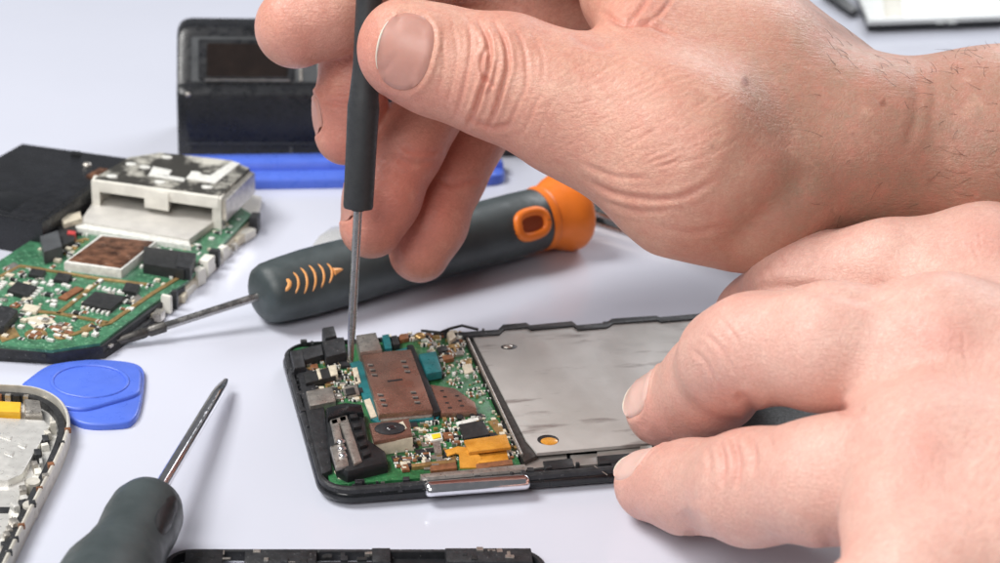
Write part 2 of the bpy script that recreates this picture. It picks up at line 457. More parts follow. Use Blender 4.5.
def vnormals(V, F):
    n = np.cross(V[F[:, 2]] - V[F[:, 0]], V[F[:, 3]] - V[F[:, 1]])
    N = np.zeros_like(V)
    for i in range(4):
        for a in range(3): N[:, a] += np.bincount(F[:, i], n[:, a], len(V))
    return N / np.maximum(np.linalg.norm(N, axis=1, keepdims=True), 1e-12)
def relax(V, F, it, lam=0.5):
    E = np.concatenate([F[:, [i, (i + 1) % 4]] for i in range(4)])
    deg = np.bincount(E[:, 0], minlength=len(V)) + np.bincount(E[:, 1], minlength=len(V))
    for _ in range(it):
        S = np.zeros_like(V)
        for a in range(3):
            S[:, a] = np.bincount(E[:, 0], V[E[:, 1], a], len(V)) + np.bincount(E[:, 1], V[E[:, 0], a], len(V))
        V = V + lam * (S / deg[:, None] - V)
    return V
def subdivide(V, F):
    E = np.concatenate([F[:, [i, (i + 1) % 4]] for i in range(4)])
    key = np.sort(E, 1); key1 = key[:, 0].astype(np.int64) * len(V) + key[:, 1]
    u, inv = np.unique(key1, return_inverse=True)
    a, b = u // len(V), u % len(V)
    n = len(V); ne = len(u); nf = len(F)
    Vn = np.concatenate([V, (V[a] + V[b]) / 2, V[F].mean(1)])
    ei = inv.reshape(4, nf).T + n; fi = np.arange(nf) + n + ne
    Fn = np.concatenate([np.stack([F[:, i], ei[:, i], fi, ei[:, i - 1]], 1) for i in range(4)])
    return Vn, Fn

def seg_dist(px, py, pl):
    best = np.full(len(px), 1e9); along = np.zeros(len(px))
    pl = np.array(pl, float); L = np.linalg.norm(np.diff(pl, axis=0), axis=1); tot = L.sum(); acc = 0
    for i in range(len(pl) - 1):
        a, b = pl[i], pl[i + 1]; ab = b - a
        t = np.clip(((px - a[0]) * ab[0] + (py - a[1]) * ab[1]) / (ab @ ab), 0, 1)
        d = np.hypot(px - a[0] - t * ab[0], py - a[1] - t * ab[1])
        m = d < best; best[m] = d[m]; along[m] = (acc + t[m] * L[i]) / tot
        acc += L[i]
    return best, along
def spline(pl, n=6):                                 # smooth a short polyline
    P = [np.array(p, float) for p in pl]
    if len(P) < 3: return pl
    P = [2 * P[0] - P[1]] + P + [2 * P[-1] - P[-2]]; out = []
    for i in range(1, len(P) - 2):
        for k in range(n):
            t = k / n; a, b, c, d = P[i - 1:i + 3]
            out.append(0.5 * (2 * b + (c - a) * t + (2 * a - 5 * b + 4 * c - d) * t * t + (3 * b - a - 3 * c + d) * t ** 3))
    out.append(P[-2]); return out

def nrm(v): v = np.asarray(v, float); return v / np.linalg.norm(v)
class Nail:
    def __init__(s, c, axis, normal, lt, lb, w, p=2.6):
        s.c = np.asarray(c, float); s.n = nrm(normal); a = np.asarray(axis, float)
        s.a = nrm(a - (a @ s.n) * s.n); s.b = np.cross(s.n, s.a); s.lt, s.lb, s.w, s.p = lt, lb, w, p
    def local(s, V):
        q = V - s.c; u = q @ s.a; v = q @ s.b; w = q @ s.n
        uu = np.where(u > 0, u / s.lt, u / s.lb)
        rho = (np.abs(uu) ** s.p + np.abs(v / s.w) ** s.p) ** (1 / s.p)
        return u, v, w, rho

def make_hand(name, label, groups, h, creases, reds, tan_shades, nails, skin, nailmat, lumps=(), moles=()):
    V, F = sdf_mesh(groups, h)
    V = relax(V, F, 4)
    V, F = subdivide(V, F); V = relax(V, F, 3)
    N = vnormals(V, F)
    if len(N) and np.mean(((V - V.mean(0)) * N).sum(1)) < 0: F = F[:, ::-1]; N = -N
    px, py, d = proj(V)
    view = V - _C; view /= np.linalg.norm(view, axis=1, keepdims=True)
    front = -(view * N).sum(1)
    fr = np.clip((front + 0.12) / 0.2, 0, 1)
    disp = np.zeros(len(V)); redc = np.zeros(len(V))
    for pl, w, dep, dmax in creases:
        xs = [q[0] for q in pl]; ys = [q[1] for q in pl]; mrg = 5 * w + 4
        m = np.where((px > min(xs) - mrg) & (px < max(xs) + mrg) & (py > min(ys) - mrg) & (py < max(ys) + mrg) & (d < dmax) & (front > -0.12))[0]
        if not len(m): continue
        sd, al = seg_dist(px[m], py[m], spline(pl))
        tp = np.clip(np.minimum(al, 1 - al) / 0.22, 0.0, 1) ** 0.7
        disp[m] += fr[m] * tp * dep * (-np.exp(-(sd / w) ** 2) + 0.38 * np.exp(-((sd - 2.3 * w) / (1.1 * w)) ** 2))
        redc[m] += (w < 4.5) * tp * 0.35 * min(1, dep / 0.04) * np.exp(-(sd / (w * 1.3)) ** 2)
    for (cx, cy), (rx, ry), amt, dmax in lumps:
        g = np.exp(-((px - cx) / rx) ** 2 - ((py - cy) / ry) ** 2) * (d < dmax) * fr
        disp += g * amt
    rng = np.random.default_rng(5)
    for _ in range(26):                               # faint unevenness of living skin
        k = rng.normal(size=3); k *= rng.uniform(1.2, 3.2) / np.linalg.norm(k)
        disp += 0.006 * np.sin(V @ k + rng.uniform(0, 6.28))
    V = V + N * disp[:, None]
    for nl in nails:
        u, v, w, rho = nl.local(V)
        near = (np.abs(w) < 1.0) & ((N @ nl.n) > -0.1)
        base = np.where(near, 1.0, 0.0)
        V = V + nl.n * (base * (-0.07 * np.clip((1.02 - rho) / 0.12, 0, 1)
                                + 0.040 * np.exp(-((rho - 1.16) / 0.11) ** 2) * np.where(u > nl.lt * 0.75, 0.3, 1.0)))[:, None]
    red = redc.copy(); tan_shade = np.zeros(len(V))
    for (cx, cy), (rx, ry), amt in reds: red += amt * np.exp(-((px - cx) / rx) ** 2 - ((py - cy) / ry) ** 2)
    for (cx, cy), (rx, ry), amt in tan_shades: tan_shade += amt * np.exp(-((px - cx) / rx) ** 2 - ((py - cy) / ry) ** 2)
    me = bpy.data.meshes.new(name)
    me.vertices.add(len(V)); me.vertices.foreach_set('co', (V * CM).astype(np.float32).ravel())
    me.loops.add(len(F) * 4); me.loops.foreach_set('vertex_index', F.astype(np.int32).ravel())
    me.polygons.add(len(F)); me.polygons.foreach_set('loop_start', np.arange(0, len(F) * 4, 4, dtype=np.int32))
    me.polygons.foreach_set('use_smooth', np.ones(len(F), bool))
    mole = np.zeros(len(V))
    for cx, cy, rx, ry, amt in moles:
        wob = 1 + 0.1 * np.sin(3 * np.arctan2(py - cy, px - cx) + cx)
        mole += amt * np.clip(1.6 - 1.3 * np.hypot((px - cx) / rx, (py - cy) / ry) * wob, 0, 1) * (front > 0) * (d < 46)
    for nm, arr in (('red', red), ('tan', tan_shade), ('mole', mole)):
        a = me.attributes.new(nm, 'FLOAT', 'POINT'); a.data.foreach_set('value', np.clip(arr, 0, 1).astype(np.float32))
    me.update(calc_edges=True); me.validate()
    me.materials.append(MAT[skin])
    o = bpy.data.objects.new(name, me); COL.objects.link(o)
    tag(o, label, 'hand')
    tree = BVHTree.FromPolygons([tuple(q) for q in V], [tuple(int(i) for i in f) for f in F])
    for nl in nails:
        nu, nv = 15, 17; mb = MB(); edge = MB(); grid = []; P = {}
        for j in range(nv):
            for i in range(nu):
                s = -1 + 2 * i / (nu - 1); t = -1 + 2 * j / (nv - 1)
                k = max(abs(s), abs(t)); l = (abs(s) ** nl.p + abs(t) ** nl.p) ** (1 / nl.p)
                sc = k / l if l > 0 else 0
                s2, t2 = s * sc, t * sc
                u = s2 * (nl.lt if s2 > 0 else nl.lb); vv = t2 * nl.w
                og = nl.c + nl.a * u + nl.b * vv + nl.n * 1.4
                hit = tree.ray_cast(Vector(og), Vector(-nl.n), 3.0)
                P[i, j] = (og, u, hit[0], min(1, k), s2)
        W = np.zeros((nu, nv))
        for (i, j), (og, u, hp, k, s2) in P.items():
            W[i, j] = (np.array(hp) - nl.c) @ nl.n if hp is not None else np.nan
        med = np.nanmedian(W); W = np.where(np.isnan(W), np.nanmin(W), W)
        for _ in range(4):
            Wp = np.pad(W, 1, mode='edge'); W = 0.5 * W + 0.125 * (Wp[:-2, 1:-1] + Wp[2:, 1:-1] + Wp[1:-1, :-2] + Wp[1:-1, 2:])
        for j in range(nv):
            for i in range(nu):
                og, u, hp, k, s2 = P[i, j]
                lift = 0.085 + 0.02 * (1 - k * k) - (0.055 if k > 0.97 and s2 < 0.55 else 0) - (0.075 * max(0, s2) ** 3 if nl.lt < 0.45 else 0)
                mb.v.append(tuple(og + nl.n * (W[i, j] - 1.4 + lift)))
        mb.f = [(j * nu + i, j * nu + i + 1, (j + 1) * nu + i + 1, (j + 1) * nu + i) for j in range(nv - 1) for i in range(nu - 1)]
        # underside rim gives the plate its thickness
        rim = [(i, 0) for i in range(nu)] + [(nu - 1, j) for j in range(1, nv)] + [(i, nv - 1) for i in range(nu - 2, -1, -1)] + [(0, j) for j in range(nv - 2, 0, -1)]
        b0 = len(mb.v)
        for i, j in rim: mb.v.append(tuple(np.array(mb.v[j * nu + i]) - nl.n * (0.06 if nl.lt > 0.45 else 0.02)))
        for q in range(len(rim)):
            i, j = rim[q]; i2, j2 = rim[(q + 1) % len(rim)]; q2 = (q + 1) % len(rim)
            mb.f.append((j * nu + i, b0 + q, b0 + q2, j2 * nu + i2))
        no = mb.build('nail', nailmat, o, smooth=60)
        # white free edge along the tip side
        eb = MB(); row = [j for j in range(2, nv - 2)]
        pts = [np.array(mb.v[j * nu + nu - 1]) - nl.n * 0.008 + nl.a * 0.004 for j in row]
        if nl.lt > 0.45: eb.tube(pts, [0.022 * math.sin(math.pi * (q + 0.6) / (len(pts) + 0.2)) + 0.004 for q in range(len(pts))], 6)
        if nl.lt > 0.45: eb.build('free_edge', 'nail_edge', no, smooth=60)
    return o, V, F, N, tree

def chain(joints, k=0.35, flat=None):
    """joints: [(point, radius)] -> cones between neighbours."""
    return [(np.asarray(joints[i][0]), np.asarray(joints[i + 1][0]), joints[i][1], joints[i + 1][1], k, flat) for i in range(len(joints) - 1)]

# ---- far (right) hand: pinches the small screwdriver between thumb and index
rh = []
palm = []
palm += chain([(J(640, -8, 45.2), 1.42), (J(760, 72, 44.4), 1.60), (J(870, 142, 43.9), 1.62)], 0.8)
palm += chain([(J(650, 50, 43.7), 1.25), (J(780, 112, 43.5), 1.55)], 0.9)
palm += chain([(J(655, -45, 47.2), 1.3), (J(860, 125, 45.2), 1.5)], 0.8)
palm += chain([(J(635, -20, 48.8), 1.2), (J(860, 140, 45.8), 1.5)], 0.8)
palm += chain([(J(605, 45, 49.8), 1.1), (J(835, 170, 45.8), 1.4)], 0.8)
palm += chain([(J(862, 152, 43.6), 1.90), (J(1000, 152, 43.6), 2.15), (J(1120, 155, 43.8), 2.5), (J(1330, 165, 44.0), 3.0)], 0.9)
rh.append((0.5, palm))
thumb = chain([(J(409, 50, 43.0), 1.10), (J(440, 60, 43.0), 1.16), (J(503, 79, 42.9), 1.30)], 0.35)
thumb += chain([(J(503, 79, 42.9), 1.28), (J(570, 104, 42.7), 1.42), (J(650, 132, 42.5), 1.72)], 0.5)
thumb += chain([(J(640, 130, 42.5), 1.62), (J(695, 160, 42.4), 1.98), (J(752, 186, 42.6), 1.68), (J(850, 160, 43.4), 1.75)], 0.7)
rh.append((0.9, thumb))
rh.append((0.16, chain([(J(298, 27, 45.5), 0.95), (J(335, 12, 45.55), 1.0), (J(400, -28, 45.7), 0.93), (J(490, -85, 45.9), 1.02), (J(640, -35, 45.6), 1.1)], 0.3)))
rh.append((0.08, chain([(J(346, 133, 46.9), 0.75), (J(350, 105, 46.9), 0.83), (J(358, 62, 47.0), 0.84), (J(430, -40, 47.3), 0.98), (J(645, -55, 47.4), 1.1)], 0.3)))
rh.append((0.07, chain([(J(371, 226, 46.9), 0.75), (J(383, 196, 46.9), 0.86), (J(406, 150, 47.1), 0.84), (J(468, 40, 48.0), 0.98), (J(630, -25, 48.8), 1.1)], 0.3)))
rh.append((0.07, chain([(J(419, 252, 48.3), 0.76), (J(433, 222, 48.3), 0.84), (J(450, 180, 48.6), 0.78), (J(488, 110, 49.4), 0.88), (J(600, 50, 50.2), 1.08)], 0.3)))
B = 60.0
cr = [
 ([(476, 18), (488, 40), (489, 66), (481, 92), (474, 112), (466, 130)], 2.3, 0.075, 44.5),
 ([(493, 20), (505, 42), (508, 66), (503, 86), (497, 106), (486, 131)], 2.2, 0.060, 44.5),
 ([(488, 44), (482, 60), (484, 76), (494, 88)], 2.0, 0.05, 44.5),
 ([(497, 60), (494, 78), (486, 98)], 1.8, 0.035, 44.5),
 ([(512, 24), (524, 50), (527, 80), (522, 100)], 2.0, 0.020, 44.5),
 ([(531, 32), (543, 58), (543, 86)], 1.9, 0.010, 44.5),
 ([(466, 16), (471, 44), (466, 78), (457, 112), (450, 124)], 2.0, 0.022, 44.5),
 ([(452, 22), (457, 55), (451, 88), (444, 112)], 1.8, 0.010, 44.5),
 ([(441, 30), (444, 60), (438, 96)], 1.7, 0.010, 44.5),
 ([(523, 92), (515, 112), (505, 130)], 1.9, 0.014, 44.5),
 ([(543, 90), (531, 115), (520, 140)], 1.9, 0.010, 44.5),
 ([(556, 96), (545, 118), (536, 142)], 1.8, 0.006, 44.5),
 ([(582, 178), (612, 192), (650, 199), (684, 196), (718, 178)], 3.0, 0.040, 46),
 ([(600, 200), (640, 211), (680, 208)], 2.8, 0.020, 46),
 ([(580, 163), (616, 176), (650, 178)], 2.4, 0.020, 46),
 ([(655, 226), (690, 232), (725, 226)], 3.4, 0.018, 46),
 ([(640, 150), (690, 140), (730, 120)], 2.4, 0.006, 46),
 ([(650, 168), (700, 158), (745, 136)], 2.4, 0.007, 46),
 ([(722, 252), (755, 226), (788, 196), (812, 165)], 15, 0.13, 46),
 ([(914, 62), (918, 90), (914, 122), (905, 150)], 5.0, 0.018, 46),
 ([(930, 58), (935, 90), (930, 130)], 4.6, 0.010, 46),
 ([(600, 10), (622, 24), (648, 24), (676, 36)], 2.6, 0.05, 47),
 ([(626, 26), (640, 10), (652, -10)], 2.4, 0.045, 47),
 ([(640, 26), (660, 14), (676, -8)], 2.2, 0.03, 47),
 ([(570, 36), (592, 44), (616, 44)], 4.0, 0.05, 46),
 ([(322, 100), (345, 104), (390, 96)], 3.0, 0.03, 47),
 ([(392, 155), (412, 163), (440, 160)], 3.2, 0.035, 48), ([(398, 146), (418, 153), (444, 150)], 2.6, 0.022, 48),
 ([(434, 178), (456, 184), (482, 178)], 3.2, 0.035, 49), ([(470, 118), (490, 128), (515, 124)], 3.0, 0.03, 50),
]
rng = random.Random(3)
for _ in range(80):                                   # fine drawn lines over the ball of the thumb
    x = rng.uniform(545, 700); y = rng.uniform(70, 175)
    l = rng.uniform(22, 50); a = math.radians(rng.uniform(-34, -14))
    cr.append(([(x, y), (x + l * 0.5 * math.cos(a), y + l * 0.5 * math.sin(a) + rng.uniform(-2, 2)), (x + l * math.cos(a), y + l * math.sin(a))], 1.5, rng.uniform(0.002, 0.006), 45))
axT = J(405, 53, 43.0) - J(503, 79, 42.9)
nails_r = [Nail(J(404, 50, 42.0), axT, J(404, 50, 42.0) - J(412, 57, 43.0), 0.55, 0.62, 0.80, 2.4)]
def side_nail(tip, dip, r, toward, back, lt, lb, w):
    ax = nrm(np.asarray(tip) - np.asarray(dip)); n = np.asarray(toward, float); n = nrm(n - (n @ ax) * ax)
    return Nail(np.asarray(tip) - ax * back + n * r, ax, n, lt, lb, w)
LEFTDIR = -_R * 0.95 - _F * 0.05 + _U * 0.1
nails_r.append(side_nail(J(346, 133, 46.9), J(358, 62, 47.0), 0.72, LEFTDIR, 0.22, 0.42, 0.55, 0.55))
nails_r.append(side_nail(J(371, 226, 46.9), J(406, 150, 47.1), 0.72, LEFTDIR - _F * 0.25, 0.22, 0.42, 0.5, 0.52))
nails_r.append(side_nail(J(419, 252, 48.3), J(452, 180, 48.6), 0.72, LEFTDIR + _F * 0.5, 0.22, 0.40, 0.5, 0.46))
reds = [((300, 35), (70, 60), 0.50), ((335, 120), (40, 60), 0.6), ((375, 200), (60, 80), 0.7), ((430, 210), (55, 90), 0.8), ((500, 150), (60, 50), 0.4),
        ((370, 50), (22, 60), 0.45), ((400, 100), (50, 16), 0.35), ((650, 10), (60, 40), 0.35), ((660, 110), (70, 60), 0.18), ((520, 20), (60, 40), 0.4)]  # own redness, strengthened on the back fingers to paint their reddish shadow
tan_shades = [((960, 150), (120, 170), 1.0), ((800, 80), (90, 100), 0.7), ((760, 225), (90, 45), 0.5), ((850, 200), (80, 60), 0.5)]  # real tan on the forearm, plus heel and wrist shade painted as darker skin
hand_r, VR, FR, NR, treeR = make_hand('hand', 'right hand pinching the thin black screwdriver, with hairy wrist and mole', rh, 0.065, cr, reds, tan_shades, nails_r, 'skin_right', 'nail_right',
    lumps=[((800, 130), (50, 40), -0.10, 46), ((460, 70), (18, 30), 0.03, 44.5), ((700, 235), (60, 16), 0.03, 46), ((745, 81), (4, 5), 0.012, 46)],
    moles=[(745, 81, 4.2, 5.2, 0.95), (882, 104, 3.6, 3.2, 0.85), (853, 134, 2.4, 2.4, 0.5), (712, 146, 3.2, 3.0, 0.4), (700, 98, 7, 5, 0.14), (828, 108, 8, 5, 0.2), (650, 128, 6, 5, 0.15), (930, 180, 3, 3, 0.4), (884, 100, 2, 2, 0.5)])

# hair and moles on the far forearm
def hairs(tree, n, region, seed, parent, ang0, dmax):
    rg = random.Random(seed); hb = MB(); k = 0; tries = 0
    while k < n and tries < n * 20:
        tries += 1
        x = rg.uniform(region[0], region[2]); y = rg.uniform(region[1], region[3])
        dirv = Vector(ray(x, y)).normalized()
        hit = tree.ray_cast(Vector(_C), dirv, 100)
        if hit[0] is None: continue
        p, nn = hit[0], hit[1]
        a = ang0(x, y) + rg.gauss(0, 0.35)
        t = Vector(_R) * math.cos(a) + Vector(_U) * math.sin(a)
        t = (t - nn * t.dot(nn)).normalized()
        L = rg.uniform(0.14, 0.5); s = nn.cross(t) * rg.uniform(-0.6, 0.6)
        pts = []
        for q in range(6):
            f = q / 5
            pts.append(p + t * (L * f) + s * (L * f * f) + nn * (0.10 * math.sin(f * 2.2) * L + 0.002))
        hb.tube(pts, [0.0034, 0.0034, 0.0032, 0.003, 0.0025, 0.001], 3)
        k += 1
    hb.build('arm_hair', 'hair', parent, smooth=60, kind='stuff')
hairs(treeR, 60, (925, 50, 1060, 245), 4, hand_r, lambda x, y: math.radians(200 if y > 120 else 150), 46)
hairs(treeR, 44, (830, 30, 1040, 75), 9, hand_r, lambda x, y: math.radians(110), 46)
hairs(treeR, 10, (820, 60, 920, 225), 5, hand_r, lambda x, y: math.radians(200 if y > 120 else 150), 46)
# ---- near (left) hand: holds the phone down
lh = []
W_ = [at(1290, 400, 5.0), at(1290, 440, 5.2), at(1290, 490, 5.0), at(1290, 540, 4.4)]
idxM, midM, rinM, litM = at(985, 272, 5.4), at(942, 352, 5.2), at(924, 462, 4.3), at(916, 588, 3.5)
back = chain([(idxM, 1.30), (W_[0], 1.6)], 0.9) + chain([(midM, 1.36), (W_[1], 1.7)], 0.9) + chain([(rinM, 1.34), (W_[2], 1.7)], 0.9) + chain([(litM, 1.22), (W_[3], 1.5)], 0.9)
back += chain([(at(908, 411, 4.4), 1.06), (at(1290, 465, 4.9), 1.7)], 0.9) + chain([(at(905, 520, 3.95), 1.10), (at(1290, 515, 4.7), 1.7)], 0.9) + chain([(at(955, 314, 5.0), 1.15), (at(1290, 420, 5.1), 1.6)], 0.9)
back += chain([(at(1120, 380, 4.6), 1.6), (at(1180, 480, 4.2), 1.6)], 0.9)
back += chain([(at(1280, 460, 5.0), 2.2), (at(1520, 560, 5.4), 2.6)], 0.9)
lh.append((0.6, back))
lh.append((0.45, chain([(at(1150, 345, 3.8), 1.3), (at(1030, 290, 2.8), 1.15), (at(930, 305, 1.4), 0.95)], 0.5)))
KL = (0.10, 0.8, 5.6, 8.0)
lh.append(((0.16, 0.75, 6.8, 8.6), chain([(at(752, 352, 1.7), 0.8), (at(762, 320, 3.2), 0.95), (at(802, 285, 4.6), 1.06), (at(893, 275, 5.2), 1.12), (idxM, 1.28)], 0.45)))
lh.append((KL, chain([(at(662, 409, 1.55), 0.80), (at(692, 398, 2.1), 0.93), (at(712, 383, 2.8), 1.0)], 0.3)
              + chain([(at(712, 383, 2.8), 1.0), (at(734, 360, 3.9), 1.03), (at(756, 348, 4.5), 1.05), (at(830, 348, 5.0), 1.16), (midM, 1.34)], 0.45)))
lh.append((KL, chain([(at(650, 485, 0.85), 0.76), (at(690, 485, 1.4), 0.93), (at(750, 487, 2.5), 1.06), (at(825, 482, 3.4), 1.14), (rinM, 1.32)], 0.4)))
lh.append(((0.14, 0.6, 6.2, 8.0), chain([(at(800, 690, 0.9), 0.72), (at(835, 665, 2.2), 0.85), (at(868, 625, 3.1), 1.0), (litM, 1.2)], 0.4)))
crl = [
 ([(718, 440), (724, 462), (722, 488)], 3.0, 0.040, 60), ([(733, 437), (739, 462), (735, 490)], 3.2, 0.050, 60), ([(750, 434), (755, 456), (752, 476)], 2.8, 0.032, 60),
 ([(706, 444), (710, 464), (706, 480)], 2.4, 0.018, 60), ([(768, 432), (772, 450)], 2.4, 0.015, 60),
 ([(680, 512), (690, 526), (694, 545)], 7.0, 0.07, 60), ([(822, 528), (830, 545), (838, 570)], 8, 0.05, 60),
 ([(692, 348), (706, 362), (716, 384)], 2.4, 0.020, 60), ([(704, 332), (722, 350), (734, 376)], 2.4, 0.022, 60), ([(720, 318), (735, 336), (744, 356)], 2.2, 0.014, 60),
 ([(735, 395), (748, 404), (758, 416)], 5.0, 0.06, 60), ([(838, 408), (850, 412), (866, 408)], 5.0, 0.07, 60),
 ([(735, 292), (780, 287), (830, 292), (890, 304)], 5.0, 0.05, 60),
 ([(655, 440), (668, 455)], 3.0, 0.01, 60), ([(766, 262), (772, 280)], 2.4, 0.014, 60), ([(778, 250), (786, 270)], 2.4, 0.014, 60),
]
for (cx, cy, n, ry) in ((944, 340, 12, 28), (922, 452, 12, 26), (985, 238, 9, 18)):
    for _ in range(n):
        x = cx + rng.uniform(-34, 34); y = cy + rng.uniform(-ry, ry); l = rng.uniform(12, 26); a = math.radians(rng.uniform(66, 104))
        crl.append(([(x, y), (x + l * 0.5 * math.cos(a) + rng.uniform(-2, 2), y + l * 0.5 * math.sin(a)), (x + l * math.cos(a), y + l * math.sin(a))], 1.6, rng.uniform(0.003, 0.008), 60))
for _ in range(40):
    x = rng.uniform(960, 1010); y = rng.uniform(420, 560); l = rng.uniform(10, 20); a = math.radians(rng.uniform(40, 70))
    crl.append(([(x, y), (x + l * math.cos(a), y - l * math.sin(a))], 1.8, rng.uniform(0.003, 0.008), 60))
nails_l = []
tipM, dipM = at(662, 409, 1.55), at(712, 385, 2.7)
nails_l.append(side_nail(tipM, dipM, 0.78, -_R * 0.55 + _U * 0.55 - _F * 0.45, 0.02, 0.5, 0.6, 0.55))
tipR, dipR = at(650, 485, 0.85), at(705, 485, 1.6)
nails_l.append(side_nail(tipR, dipR, 0.74, -_R * 0.25 + _U * 0.8 - _F * 0.35, 0.02, 0.55, 0.6, 0.58))
redl = [((944, 340), (36, 28), 0.75), ((922, 452), (30, 30), 0.65), ((985, 240), (33, 24), 0.65), ((645, 415), (24, 30), 0.3), ((635, 480), (24, 30), 0.3), ((745, 310), (30, 30), 0.30), ((735, 465), (26, 34), 0.30), ((650, 430), (30, 26), 0.42),
        ((640, 510), (40, 30), 0.35), ((720, 410), (30, 30), 0.4), ((835, 550), (30, 20), 0.25), ((800, 250), (40, 20), 0.25), ((845, 412), (20, 14), 0.4)]
hand_l, VL, FL, NL, treeL = make_hand('hand', 'pale left hand pressing two fingertips onto the open phone', lh, 0.065, crl, redl, [((1000, 240), (40, 30), 0.2)], nails_l, 'skin_left', 'nail_left',
    lumps=[((944, 335), (28, 24), 0.09, 60), ((922, 452), (26, 24), 0.09, 60), ((985, 240), (26, 20), 0.08, 60), ((748, 318), (20, 18), 0.03, 60), ((890, 300), (50, 9), -0.05, 60)])
# ---------------------------------------------------------------- thin black screwdriver held by the far hand
def axis_tool(P0, P1):
    P0, P1 = np.asarray(P0), np.asarray(P1); a = nrm(P1 - P0); L = np.linalg.norm(P1 - P0)
    return P0, a, L
def lathe(P0, a, prof, n=24, flat=None):
    a = Vector(a); P0 = Vector(P0); up = Vector((0, 0, 1)) if abs(a.z) < 0.9 else Vector((0, 1, 0))
    b = a.cross(up).normalized(); c = b.cross(a)
    R = []
    for s, r in prof:
        R.append([P0 + a * s + (b * math.cos(t) * r + c * math.sin(t) * r * (flat or 1)) for t in (2 * math.pi * k / n for k in range(n))])
    return MB().rings(R)
def rel(mb, o):                                      # world-coordinate mesh into the frame of an unrotated thing
    lx, ly, lz = (c / CM for c in o.location)
    mb.v = [(q[0] - lx, q[1] - ly, q[2] - lz) for q in mb.v]; return mb

T = at(350, 362, 0.86); TOP = J(369, 0, 44.0)
P0, a, L = axis_tool(T, TOP)
ts = thing('screwdriver', 'thin black precision screwdriver held upright, its tip on the phone board', 'screwdriver', T)
s_h = L * 0.435
rel(lathe(P0, a, [(s_h, 0.24), (s_h + 0.01, 0.325), (s_h + 0.06, 0.34), (s_h + 1.2, 0.345), (s_h + 2.1, 0.355), (s_h + 2.3, 0.36), (s_h + 2.55, 0.33), (s_h + 3.2, 0.285), (s_h + 5.5, 0.29), (s_h + 6.5, 0.30), (s_h + 6.6, 0.27), (s_h + 6.62, 0.1)], 32), ts).build('handle', 'rubber', ts)
sh = rel(lathe(P0, a, [(0.0, 0.055), (0.05, 0.075), (0.5, 0.082), (0.9, 0.098), (s_h + 0.3, 0.100)], 20), ts).build('shaft', 'steel', ts)
rel(lathe(P0, a, [(s_h - 0.05, 0.10), (s_h - 0.05, 0.145), (s_h + 0.1, 0.15)], 20), ts).build('collar', 'steel_dark', ts)

# ---------------------------------------------------------------- big screwdriver with the orange end
A_, B_ = at(258, 296, 0.84), at(574, 209, 1.02)
P0, a, L = axis_tool(A_, B_)
bs = thing('screwdriver', 'grey and orange handled screwdriver lying behind the open phone', 'screwdriver', (A_[0], A_[1], 0))
prof = [(0.0, 0.40), (0.03, 0.55), (0.12, 0.68), (0.3, 0.76), (0.7, 0.80), (1.4, 0.84), (2.2, 0.84), (3.2, 0.81), (4.4, 0.80), (5.6, 0.83), (6.8, 0.86), (7.8, 0.86), (L - 1.32, 0.84), (L - 1.25, 0.80)]
rel(lathe(P0, a, prof, 40), bs).build('handle', 'grip', bs)
rel(lathe(P0, a, [(L - 1.30, 0.70), (L - 1.28, 0.84), (L - 1.16, 0.88), (L - 1.10, 0.88), (L - 1.04, 0.85), (L - 0.85, 0.90), (L - 0.6, 1.02), (L - 0.38, 1.09), (L - 0.18, 1.09), (L - 0.06, 1.02), (L, 0.88), (L + 0.01, 0.4)], 40), bs).build('end_cap', 'orange', bs)
def rad(s):
    return float(np.interp(s, [q[0] for q in prof], [q[1] for q in prof]))
def tool_frame(P, a):
    n = nrm(_C - P); n = nrm(n - (n @ a) * a); return n, np.cross(n, a)
n_, b_ = tool_frame(P0 + a * 4, a)
def surf(s, phi, dr=0.0):
    r = rad(s) + dr; return P0 + a * s + r * (n_ * math.cos(phi) + b_ * math.sin(phi))
mb = MB(); sc = L * 0.795; pts = []
for k in range(29):
    t = 2 * math.pi * k / 28
    x = 0.47 * math.copysign(abs(math.cos(t)) ** 0.75, math.cos(t)); y = 0.32 * math.copysign(abs(math.sin(t)) ** 0.75, math.sin(t))
    pts.append(surf(sc + x, -0.10 + y / 0.85, 0.0))
mb.tube(pts, 0.13, 10, caps=False); ring = rel(mb, bs).build('hole_ring', 'orange', bs)
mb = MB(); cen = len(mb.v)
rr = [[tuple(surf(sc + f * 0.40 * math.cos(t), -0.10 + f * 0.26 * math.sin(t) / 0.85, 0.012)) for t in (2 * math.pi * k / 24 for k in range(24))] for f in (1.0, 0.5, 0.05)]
rel(mb.rings(rr, False, True), bs).build('hole', 'orange_deep', ring)  # disc on the uncut handle, coloured like the shaded inside of an opening
for k in range(7):                                   # orange inlay slots near the shaft
    s = 0.42 + k * 0.235; half = [0.16, 0.30, 0.36, 0.36, 0.32, 0.26, 0.10][k]
    w = 0.042 if 0 < k < 6 else 0.07
    pts = [surf(s + 0.06 * f + 0.11 * (1 - f * f), 0.10 + f * half / 0.85, -w * 0.55) for f in np.linspace(-1, 1, 9)]
    if k == 6: pts = [surf(s - 0.08 + 0.36 * g, 0.10, -0.03) for g in np.linspace(0, 1, 9)]; rw = [w * (1.5 * (1 - g) + 0.05) for g in np.linspace(0, 1, 9)]
    else: rw = [w * max(0.25, math.sqrt(max(0, 1 - (f * 0.97) ** 2)) ** 0.5) for f in np.linspace(-1, 1, 9)]
    rel(MB().tube(pts, rw, 8), bs).build('inlay', 'peach', bs)
S1 = at(113, 343, 0.13); P1, a1, L1 = axis_tool(S1, A_ + a * 0.3)
rel(lathe(P1, a1, [(1.2, 0.10), (L1, 0.105)], 16), bs).build('shaft', 'steel', bs)
